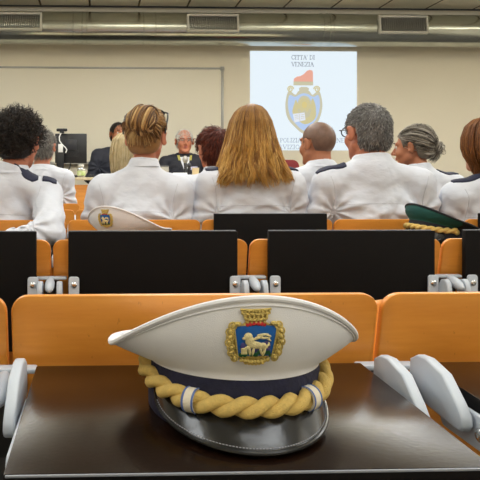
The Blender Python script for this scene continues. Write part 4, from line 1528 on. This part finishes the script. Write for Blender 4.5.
    if top != 'shirt':
        zt = H - 0.275
        for nm, z0_, z1_, w0, w1, m_, off in (('shirt_front', zt - 0.17, zt - 0.01, 0.006, 0.058, M['shirt'], 0.002), ('necktie', zt - 0.17, zt - 0.03, 0.014, 0.019, M['black'], 0.005)):
            rows = []
            for k in range(9):
                z_ = z0_ + (z1_ - z0_) * k / 8
                w_ = w0 + (w1 - w0) * k / 8
                rows.append([(-w_ + 2 * w_ * j / 6 + hx * 0.4, 0.6, z_) for j in range(7)])
            patch(nm, rows, (0, -1, 0), off, m_, shirt)
        for s in (-1, 1):
            rows = []
            for k in range(9):
                z_ = zt - 0.17 + 0.16 * k / 8
                w_ = 0.008 + 0.05 * k / 8
                rows.append([(s * (w_ + (0.004 + 0.045 * math.sin(PI * min(1, k / 8 * 1.1))) * j / 3) + hx * 0.4, 0.6, z_) for j in range(4)])
            patch('lapel', rows, (0, -1, 0), 0.004, cm, shirt)
    if top == 'uniform':
        for s in (-1, 1):
            rows = [[(s * (0.042 + 0.024 * j / 3) + s * 0.012 * k / 5, 0.6, zt - 0.045 + 0.052 * k / 5) for j in range(4)] for k in range(6)]
            patch('collar_patch', rows, (0, -1, 0), 0.0075, mat('collar_gold', (176, 166, 72), 0.5, bump=0.5, bscale=400), shirt)
            rows = [[(s * (0.105 + 0.06 * k / 6), 0.11 + 0.05 * j / 3, H) for j in range(4)] for k in range(7)]
            patch('epaulette', rows, (0, 0, -1), 0.006, M['navy'], shirt)
        rows = [[(-0.055 - 0.075 * j / 4, 0.6, zt - 0.145 + 0.036 * k / 3) for j in range(5)] for k in range(4)]
        patch('ribbon_bar', rows, (0, -1, 0), 0.004, M['ribbon_blue'], shirt)
        g = G()
        for q in range(3):
            r_, n_ = cast((0.045 + 0.0, 0.6, zt - 0.2 - 0.07 * q), (0, -1, 0))
            if r_ is not None:
                g.ball(r_ + Vector((0, 0.003, 0)), (0.009, 0.004, 0.009), sub=2)
        g.build('button', M['gold'], shirt)
    # trousers and shoes
    t_ = Field(axis((-0.24, 0.24, 0.013)), axis((0.06, 0.86, 0.013)), axis((0.04, 0.70, 0.013)))
    t_.ell((0, 0.235, 0.575), (0.172 * b, 0.135, 0.12), 0.05)
    for s in (-1, 1):
        hip, kn, an = np.array((s * 0.085, 0.25, 0.54)), np.array((s * 0.11, 0.62, 0.535)), np.array((s * 0.115, 0.66, 0.1))
        t_.cone(hip, kn, 0.09, 0.07, 0.03)
        t_.cone(kn, an, 0.068, 0.056, 0.02)
    t_.F = np.maximum(t_.F, (t_.ax[2][None, None, :] - 0.66))
    Vt, Qt = t_.mesh()
    np_mesh('trousers', Vt, Qt, M['trousers'] if top == 'shirt' else cm, body)
    for s in (-1, 1):
        an = np.array((s * 0.115, 0.66, 0.1))
        g = G()
        g.tube([an + (0, -0.05, -0.055), an + (0, 0.0, -0.05), an + (s * 0.006, 0.08, -0.062), an + (s * 0.015, 0.17, -0.07), an + (s * 0.017, 0.215, -0.076)], [0.032, 0.044, 0.043, 0.038, 0.018], 14)
        g.box(an + (s * 0.008, 0.075, -0.096), (0.08, 0.27, 0.016), 0.006)
        g.build('shoe', M['shoe'], body)
    # ---- hair (built in the head frame, then placed)
    def place(P):
        return hc + (np.asarray(P) * hs) @ HRn.T
    make_hair(hair, body, place, H, hc, sum(map(ord, label)))
    if glasses:
        make_glasses(glasses, body, place)
    return body


def scalp_roots(rng, n, t=0.0, zmin=None):
    """random points of the hair-bearing skull: positions and outward normals"""
    P = []
    tot = 0
    while tot < n:
        d = rng.normal(size=(n * 2, 3))
        d /= np.linalg.norm(d, axis=1, keepdims=True)
        p = SC_C + d * (SC_R + t)
        ok = p[:, 2] > hairline(p[:, 1])
        if zmin is not None:
            ok &= p[:, 2] > zmin
        P.append(p[ok])
        tot += ok.sum()
    p = np.concatenate(P)[:n]
    nrm = (p - SC_C) / (SC_R ** 2)
    nrm /= np.linalg.norm(nrm, axis=1, keepdims=True)
    return p, nrm


def cap_shell(name, t, m, body, place, lower=0.0, roots=False, bottom=0.0, cut=None):
    """the mass of hair close to the skull"""
    f = Field(axis((-0.13, 0.13, 0.0045)), axis((-0.17, 0.12, 0.0045)), axis((-0.13, 0.16, 0.0045)))
    f.ell(SC_C, SC_R + t, 0.01)
    if lower:
        f.ell((0, -0.05, -0.035), (0.066 + t * 0.5, 0.055 + t * 0.6, 0.055), 0.03)
    Y, Z = f.ax[1][None, :, None], f.ax[2][None, None, :]
    f.F = np.maximum(f.F, (hairline(Y) + 0.004 - bottom - Z).astype(np.float32) * 0.8)
    if cut:
        f.F = np.maximum(f.F, np.minimum(Y - cut[0], Z - cut[1]).astype(np.float32))
    V, Q = f.mesh()
    V = relax(V, Q, 2, 0.5)
    o = np_mesh(name, place(V), Q, m, body)
    nq = np.cross(V[Q[:, 2]] - V[Q[:, 0]], V[Q[:, 3]] - V[Q[:, 1]])
    nq /= np.linalg.norm(nq, axis=1, keepdims=True) + 1e-9
    cq = V[Q].mean(1)
    if ((cq - SC_C) * nq).sum() < 0:
        nq = -nq
    ok = (nq[:, 2] > -0.75) & (((cq - SC_C) * nq).sum(1) > 0.03)
    return (o, cq[ok], nq[ok]) if roots else o


def clear_ears(P):
    """hair lies flat behind and above the ears"""
    m = (np.abs(P[..., 0]) > 0.055) & (P[..., 1] > -0.05) & (P[..., 1] < 0.02) & (P[..., 2] > -0.05) & (P[..., 2] < 0.032)
    q = (P - SC_C) / (SC_R + 0.001)
    r = np.linalg.norm(q, axis=-1, keepdims=True)
    flat_ = SC_C + q / np.maximum(r, 1e-6) * (SC_R + 0.001)
    return np.where(m[..., None] & (r > 1), flat_, P)


def out_of_head(P, t=0.001):
    """push points that sink into the skull back to its surface"""
    q = (P - SC_C) / (SC_R + t)
    r = np.linalg.norm(q, axis=-1, keepdims=True)
    return np.where(r < 1, SC_C + q / np.maximum(r, 1e-6) * (SC_R + t), P)


def make_hair(hair, body, place, H, hc, seed):
    rng = np.random.default_rng(seed)
    kind, ms = hair['kind'], HAIRM[hair['col']]
    pick = lambda n, w=(0.4, 0.27, 0.18, 0.15): rng.choice(4, size=n, p=w)
    if kind == 'bald':
        cap_shell('hair', 0.0006, ms[0], body, place)
        return
    if kind in ('short', 'receding'):
        t, L, n = hair.get('t', 0.008), hair.get('len', 0.03), hair.get('n', 2600)
        sh, cq, nq = cap_shell('hair', t * 0.7, ms[hair.get('base', 1)], body, place, 1, True, cut=hair.get('cut'))
        sel = rng.integers(0, len(cq), n)
        p, nr = cq[sel] - nq[sel] * 0.001 + rng.normal(scale=0.0015, size=(n, 3)), nq[sel]
        whorl = np.array((0.012, -0.075, 0.11))
        d = p - whorl
        d -= (d * nr).sum(1, keepdims=True) * nr
        d /= np.linalg.norm(d, axis=1, keepdims=True) + 1e-6
        d[:, 2] -= 0.25
        if hair.get('sweep'):
            d += np.array(hair['sweep'])
        d += rng.normal(scale=hair.get('mess', 0.22), size=d.shape)
        d /= np.linalg.norm(d, axis=1, keepdims=True) + 1e-6
        s = np.linspace(0, 1, 6)[None, :, None]
        Ln = (L * rng.uniform(0.6, 1.15, n))[:, None, None]
        lift = (t * rng.uniform(0.3, 1.3, n))[:, None, None]
        P = p[:, None] + d[:, None] * s * Ln + nr[:, None] * lift * np.sin(s * 2.0)
        P = clear_ears(out_of_head(P, t * 0.7))
        strands('hair_strands', place(P), np.full(n, hair.get('r', 0.0011)), ms, pick(n), sh)
        return
    if kind == 'curly':
        sh = cap_shell('hair', 0.014, ms[3], body, place, 1)
        n, Mn = 1500, 20
        p, nr = scalp_roots(rng, n, 0.002)
        s = np.linspace(0, 1, Mn)[None, :, None]
        d = nr + rng.normal(scale=0.45, size=nr.shape)
        d[:, 2] -= 0.15
        d /= np.linalg.norm(d, axis=1, keepdims=True)
        a = np.cross(d, rng.normal(size=d.shape))
        a /= np.linalg.norm(a, axis=1, keepdims=True)
        b = np.cross(d, a)
        L = rng.uniform(0.034, 0.064, n)[:, None, None] * (0.62 + 0.42 * np.clip((p[:, 2] + 0.05) / 0.08, 0, 1))[:, None, None]
        r = rng.uniform(0.004, 0.0075, n)[:, None, None]
        ph = rng.uniform(0, 6.28, n)[:, None, None]
        tn = rng.uniform(1.6, 3.0, n)[:, None, None]
        P = p[:, None] + d[:, None] * L * s + (a[:, None] * np.cos(ph + s * tn * 6.28) + b[:, None] * np.sin(ph + s * tn * 6.28)) * r * np.minimum(1, s * 3)
        P = out_of_head(P)
        strands('hair_strands', place(P), np.full(n, 0.0016), ms, pick(n), sh)
        return
    if kind == 'gather':
        bun = np.array(hair['bun'])                   # where the hair is gathered
        sh = cap_shell('hair', 0.007, ms[1], body, place, 1)
        n, Mn = 2400, 12
        p, nr = scalp_roots(rng, n, 0.004)
        q0 = (p - SC_C) / SC_R
        l0 = np.linalg.norm(q0, axis=1, keepdims=True)
        q0 = q0 / l0
        q1 = (bun - SC_C) / SC_R
        l1 = np.linalg.norm(q1)
        q1 = q1 / l1
        lock = np.round(p / 0.02).sum(1)
        om = np.arccos(np.clip(q0 @ q1, -0.999, 0.999))[:, None, None]
        s = np.linspace(0, 1, Mn)[None, :, None]
        dirs = (np.sin((1 - s) * om) * q0[:, None] + np.sin(s * om) * q1[None, None]) / np.sin(om)
        puff = (0.004 + 0.016 * rng.beta(2, 3, n))[:, None, None] * hair.get('puff', 1.0)
        rad = 1.02 + (l1 - 1.02) * s ** 3
        P = SC_C + dirs * SC_R * rad + dirs * puff * np.sin(PI * s ** 0.8)
        shade = np.where(rng.random(n) < 0.6, (np.abs(np.sin(lock * 12.9898) * 43758.5) % 1 * 4).astype(int), pick(n))
        jit = (np.sin(lock * 1.7)[:, None, None] * 0.005 + rng.normal(scale=0.0025, size=(n, 1, 3))) * np.sin(PI * s)
        P = clear_ears(P + jit)
        strands('hair_strands', place(P), np.full(n, 0.0013), ms, shade, sh)
        # the knot: loops wound round the gathering point
        nb_, Mb = hair.get('knot_n', 420), 22
        ax = q1 * SC_R
        ax = ax / np.linalg.norm(ax)
        e1 = np.cross(ax, (0.3, 0.2, 1.0))
        e1 /= np.linalg.norm(e1)
        e2 = np.cross(ax, e1)
        k = hair.get('knot', (0.036, 0.03, 0.024))
        u = np.linspace(0, 1, Mb)[None, :, None]
        ph = rng.uniform(0, 6.28, nb_)[:, None, None]
        turn = rng.uniform(0.5, 1.1, nb_)[:, None, None] * 6.28
        rr = (rng.beta(3, 1.6, nb_)[:, None, None])
        zz = np.sqrt(np.maximum(0, 1 - rr ** 2)) * rng.uniform(0.4, 1.0, nb_)[:, None, None]
        tilt = rng.normal(scale=0.5, size=(nb_, 1, 1))
        ca, sa = np.cos(ph + u * turn), np.sin(ph + u * turn)
        ctr = bun + ax * k[2] * 0.5
        shift = (rng.normal(scale=0.010, size=(40, 1, 3)) * (1, 0.5, 1))[rng.integers(0, 40, nb_)]
        P = ctr + shift + e1 * ca * rr * k[0] + e2 * sa * rr * k[1] + ax * (zz * k[2] + tilt * ca * 0.02)
        if hair.get('loops'):
            nlk = 46
            li = rng.integers(0, nlk, nb_)
            w = (rng.uniform(-0.92, 0.92, nlk)[li] + rng.normal(scale=0.045, size=nb_))[:, None, None]
            v0 = (-1.5 + rng.normal(scale=0.25, size=nlk)[li])[:, None, None]
            v1 = (1.5 + rng.normal(scale=0.35, size=nlk)[li])[:, None, None]
            v = v0 + (v1 - v0) * u
            lift = (1.0 + rng.normal(scale=0.09, size=nlk)[li] + rng.normal(scale=0.02, size=nb_))[:, None, None]
            bend = (rng.normal(scale=0.34, size=nlk)[li])[:, None, None]
            we = np.clip(w + bend * np.cos(v), -1, 1)
            ro = np.sqrt(np.maximum(0.04, 1 - we ** 2))
            P = ctr + e1 * (k[0] * we * lift) + e2 * (k[1] * np.sin(v) * ro * lift) + ax * (k[2] * np.maximum(-0.3, np.cos(v)) * ro * lift)
            kshade = np.where(rng.random(nb_) < 0.7, rng.choice(4, size=nlk, p=(0.34, 0.22, 0.26, 0.18))[li], pick(nb_))
        b_ = G().ball((0, 0, 0), (k[0] * 0.86, k[1] * 0.86, k[2] * 0.9), sub=3)
        Rm = Matrix((tuple(e1), tuple(e2), tuple(ax))).transposed()
        b_.warp(lambda co: Vector(place(np.array(Rm @ co) + ctr)))
        bo = b_.build('hair_knot', ms[1], body)
        strands('knot_strands', place(P), np.full(nb_, 0.0016), ms, kshade if hair.get('loops') else pick(nb_), bo)
        if hair.get('tails'):
            nt2 = 70
            e = np.array(hair['tails'])
            u = np.linspace(0, 1, 10)[None, :, None]
            st = ctr + rng.normal(scale=0.012, size=(nt2, 1, 3))
            en = e + rng.normal(scale=0.012, size=(nt2, 1, 3))
            P = st + (en - st) * u + np.array((0, -0.018, 0)) * np.sin(PI * u)
            strands('loose_tail', place(P), np.full(nt2, 0.0015), ms, pick(nt2), bo)
        return
    if kind == 'long':
        # profile rows: height above the head centre, half width, half depth, centre depth
        pr = np.array(hair['profile'])
        n, Mn, nl = hair.get('n', 3000), 26, hair.get('locks', 130)
        gap = hair.get('gap', 1.05)                   # half opening for the face
        lk = rng.integers(0, nl, n)
        lphi = np.sort(rng.uniform(-PI + gap, PI - gap, nl))
        phi = lphi[lk] + rng.normal(scale=0.05, size=n)
        depth = rng.beta(4, 1.3, n) * 0.22 + 0.80
        zend = pr[-1, 0] + rng.normal(scale=hair.get('rag', 0.010), size=nl)[lk] + rng.normal(scale=0.006, size=n) + hair.get('endrise', 0.0) * np.abs(phi) / PI
        s = np.linspace(0, 1, Mn)
        z = pr[0, 0] + (zend[:, None] - pr[0, 0]) * (s[None] ** 1.25)
        o = np.argsort(pr[:, 0])
        I = lambda c: np.interp(z, pr[o, 0], pr[o, c])
        hw, hd, cd = I(1), I(2), I(3)
        sn = np.sin(phi)[:, None]
        cs = np.cos(phi)[:, None]
        w1, w2 = rng.uniform(0, 6.28, nl)[lk][:, None], rng.uniform(0, 6.28, nl)[lk][:, None]
        fr = rng.uniform(5, 9, nl)[lk][:, None]
        amp = hair.get('wave', 0.008) * np.clip((s[None] - 0.35) / 0.65, 0, 1) ** 1.3
        dd = depth[:, None] + 0 * z
        X = sn * hw * dd + amp * np.sin(fr * s[None] * 2.2 + w1)
        Y = cd - cs * hd * dd + amp * 0.8 * np.sin(fr * s[None] * 2.0 + w2)
        X += rng.normal(scale=0.0016, size=(n, 1)) * (0.3 + s[None])
        flip = hair.get('flip', 0.0)
        X += sn * flip * np.clip((s[None] - 0.82) / 0.18, 0, 1) ** 2
        P = np.stack([X, Y, z], 2)
        P = out_of_head(P, 0.004)
        shade = rng.choice(4, size=nl, p=(0.42, 0.26, 0.2, 0.12))[lk]
        shade = np.where(rng.random(n) < 0.35, pick(n), shade)
        # the mass below the strands
        zz = np.linspace(pr[0, 0] - 0.002, pr[-1, 0] + hair.get('mass_end', 0.03), 30)
        rows = []
        for z_ in zz:
            f_ = [np.interp(z_, pr[o, 0], pr[o, c]) for c in (1, 2, 3)]
            row = []
            for k in range(41):
                a = -PI + gap * 1.02 + (2 * PI - 2.04 * gap) * k / 40
                row.append(Vector(place(out_of_head(np.array((math.sin(a) * f_[0] * 0.9, f_[2] - math.cos(a) * f_[1] * 0.9, z_)), 0.003))))
            rows.append(row)
        sh = G().grid(rows).build('hair', ms[1], body)
        strands('hair_strands', place(P), np.full(n, hair.get('r', 0.0015)), ms, shade, sh)


def make_glasses(spec, body, place):
    """spectacles in the head frame: 'worn' on the nose or pushed up on the hair"""
    dz, dy, tilt, rad = spec.get('dz', 0.006), spec.get('dy', 0.104), spec.get('tilt', 0), spec.get('r', 0.0022)
    Rt = Matrix.Rotation(R(tilt), 3, 'X')
    org = Vector((0, dy, dz))
    wd = spec.get('wide', 1.0)
    pl = lambda v: Vector(place(np.array(org + Rt @ Vector(v))))
    parts = G()
    lens = G()
    for s in (-1, 1):
        ring = [(s * (0.034 + 0.025 * math.cos(a)) * wd, -0.010 * (0.034 + 0.025 * math.cos(a)) / 0.06, 0.019 * math.sin(a)) for a in [2 * PI * k / 24 for k in range(24)]]
        parts.tube([pl(p) for p in ring], rad, 6, True)
        lens.grid([[pl(p) for p in ring], [pl((s * 0.034 * wd, -0.005, 0))] * 24], True)
        hx_ = 0.078 * wd
        parts.tube([pl((s * 0.059 * wd, -0.010, 0.006)), pl((s * hx_ * 0.96, -0.02, 0.007)), pl((s * hx_, -0.06, 0.006)), pl((s * hx_ * 0.985, -0.112, 0.002)), pl((s * hx_ * 0.95, -0.135, -0.018))], rad, 6)
    parts.tube([pl((-0.01 * wd, 0, 0.004)), pl((0, 0.002, 0.007)), pl((0.01 * wd, 0, 0.004))], rad, 6)
    fr = parts.build('spectacles', M['frame_black'], body)
    bmesh.ops.remove_doubles(lens.bm, verts=list(lens.bm.verts), dist=1e-5)
    lens.build('lenses', M[spec.get('lens', 'lens_clear')], fr)
# ------------------------------------------------------------------ who sits where
def hx_at(u, y):
    return at(u, 150, y).x


Y3, Y4, Y5 = ROWS[3], ROWS[4], ROWS[5]
OFF = 'officers in white shirts seated with their backs to the viewer'
X = hx_at(-3, 2.98)
person('person with dark curly hair and navy epaulette at the left edge, white shirt', X, Y3, 1.322, 'ruddy', dict(kind='curly', col='curly'),
       hx=hx_at(19, 2.98) - X, yaw=-14, sx=0.2, ex=0.26, left_arm='back', eps=((1, 0.0, 0.56, 0.05, 0.108), (1, 0.66, 1.0, 0.042, 0.115)), collar=0.215, group=OFF)
X = hx_at(137, 2.98)
person('woman with messy blonde bun and sunglasses on her head, white shirt', X, Y3, 1.345, 'ruddy',
       dict(kind='gather', col='blonde', bun=(0.006, -0.094, 0.06), knot=(0.06, 0.064, 0.046), knot_n=1300, puff=1.6, loops=True),
       hx=hx_at(146, 2.98) - X, yaw=-16, sx=0.166, ex=0.215, broad=0.97, collar=0.208, neck=0.05, group=OFF, slope=0.012,
       glasses=dict(dz=0.118, dy=0.046, tilt=42, wide=1.27, r=0.004, lens='lens_dark'))
X = hx_at(248.5, 2.98)
person('woman with long straight coppery blonde hair down her back, white shirt', X, Y3, 1.36, 'fair',
       dict(kind='long', col='copper', n=3600, locks=150, wave=0.012, flip=0.016, rag=0.016, endrise=-0.004, mass_end=0.05,
            profile=((0.134, 0.016, 0.03, -0.02), (0.122, 0.046, 0.075, -0.02), (0.10, 0.068, 0.102, -0.018), (0.06, 0.090, 0.120, -0.018), (0.0, 0.106, 0.124, -0.02), (-0.06, 0.120, 0.122, -0.03), (-0.117, 0.136, 0.122, -0.036), (-0.160, 0.156, 0.130, -0.04), (-0.206, 0.170, 0.140, -0.04))),
       hx=hx_at(249.5, 2.98) - X, yaw=0, sx=0.178, ex=0.222, broad=0.98, collar=0, eps=((-1, 0.35, 0.98, 0.055), (1, 0.35, 0.98, 0.055)), neck=0.05, group=OFF)
X = hx_at(370, 2.98)
person('man with short grey hair and glasses, broad back in white shirt', X, Y3, 1.378, 'ruddy',
       dict(kind='short', col='steel', t=0.006, len=0.013, n=5200, mess=0.22, r=0.0011, base=0), hx=hx_at(366.5, 2.98) - X, yaw=12, slope=0.012, sx=0.212, ex=0.268, broad=1.14, hs=1.08, neck=0.064,
       eps=((-1, 0.42, 1.08, 0.05),), collar=0.222, group=OFF, glasses=dict(dz=0.008, dy=0.104, r=0.0028))
X = hx_at(490, 2.98)
person('woman with auburn bob and navy epaulette at the right edge, white shirt', X, Y3, 1.31, 'fair',
       dict(kind='long', col='auburn', n=2600, locks=110, wave=0.005, rag=0.006, mass_end=0.02, gap=1.15,
            profile=((0.132, 0.016, 0.03, -0.02), (0.12, 0.056, 0.07, -0.02), (0.09, 0.088, 0.104, -0.02), (0.04, 0.104, 0.12, -0.02), (-0.01, 0.108, 0.122, -0.024), (-0.05, 0.098, 0.112, -0.03), (-0.085, 0.076, 0.094, -0.034), (-0.125, 0.066, 0.08, -0.036))),
       hx=hx_at(484, 2.98) - X, yaw=8, sx=0.172, ex=0.2, broad=0.95, eps=((-1, 0.15, 0.95, 0.05), (-1, 0.0, 0.42, 0.04, 0.19), (1, 0.15, 0.95, 0.05)), collar=0.238, neck=0.05, group=OFF)
# fourth row
X = hx_at(128, 3.88)
person('pale blonde person seated just beyond the woman with the blonde bun', X, Y4, 1.30, 'fair',
       dict(kind='long', col='pale', n=2200, locks=90, wave=0.005, rag=0.006, mass_end=0.03, gap=1.1,
            profile=((0.132, 0.016, 0.03, -0.02), (0.12, 0.05, 0.07, -0.02), (0.09, 0.080, 0.104, -0.02), (0.04, 0.092, 0.116, -0.02), (-0.02, 0.098, 0.118, -0.024), (-0.08, 0.094, 0.11, -0.03), (-0.14, 0.08, 0.10, -0.036))),
       hx=hx_at(126, 3.88) - X, yaw=20, sx=0.165, ex=0.2, broad=0.92, fine=0.006, collar=0.245, neck=0.05, group=OFF)
X = hx_at(219, 3.88)
person('person with short dark red hair seated beyond the woman with long coppery hair', X, Y4, 1.332, 'ruddy',
       dict(kind='short', col='red', t=0.014, len=0.04, n=2800, mess=0.2), hx=hx_at(213, 3.88) - X, yaw=14, sx=0.185, ex=0.225, fine=0.006, collar=0.215, group=OFF)
X = hx_at(321, 3.88)
person('bald man in white shirt whose head overlaps the projected slide', X, Y4, 1.377, 'tan',
       dict(kind='bald', col='stubble'), hx=hx_at(317, 3.88) - X, yaw=24, hs=1.1, neck=0.062, sx=0.185, ex=0.225, fine=0.006, collar=0.225, group=OFF)
X = hx_at(424, 3.88)
person('woman with grey hair pinned in a twist, face turned left, white shirt', X, Y4, 1.345, 'tan',
       dict(kind='gather', col='pinned', bun=(0.018, -0.118, -0.012), knot=(0.03, 0.03, 0.022), knot_n=260, puff=1.5, tails=(0.01, -0.10, -0.085)),
       hx=hx_at(412, 3.88) - X, yaw=50, pitch=-4, sx=0.18, ex=0.215, fine=0.005, collar=0.212, neck=0.05, eps=((1, 0.2, 0.95, 0.05), (-1, 0.2, 0.95, 0.05)), group=OFF)
X = hx_at(42, 4.78)
person('man with grizzled grey hair seated in front of the black monitor, white shirt', X, Y5, 1.385, 'ruddy',
       dict(kind='short', col='grizzled', t=0.012, len=0.032, n=2600, mess=0.35), hx=hx_at(43, 4.78) - X, yaw=-10, sx=0.165, ex=0.195, fine=0.006, arms='lap', collar=0.24, group=OFF)
# the two men facing the hall
person('elderly man with white hair and glasses in dark decorated uniform behind the desk', hx_at(184.5, 6.87), 7.05, 1.352, 'ruddy',
       dict(kind='receding', col='silver', t=0.006, len=0.016, n=2400, base=0, cut=(0.0, 0.058)), rz=PI, zo=0.2, hs=1.06, sx=0.195, ex=0.25, fine=0.0045, top='uniform', collar=0.235, arms='table', elbow_z=0.84,
       glasses=dict(dz=0.006, dy=0.104, r=0.0016))
person('man with short dark hair in a dark suit behind the desk, partly hidden', hx_at(115.5, 6.92), 7.1, 1.425, 'tan',
       dict(kind='short', col='black', t=0.005, len=0.008, n=2200, cut=(0.05, 0.03)), rz=PI, zo=0.2, hx=-(hx_at(118.5, 6.92) - hx_at(115.5, 6.92)), yaw=16, hs=1.04, sx=0.195, ex=0.25, fine=0.005, top='suit', collar=0.25, elbow_z=0.84)
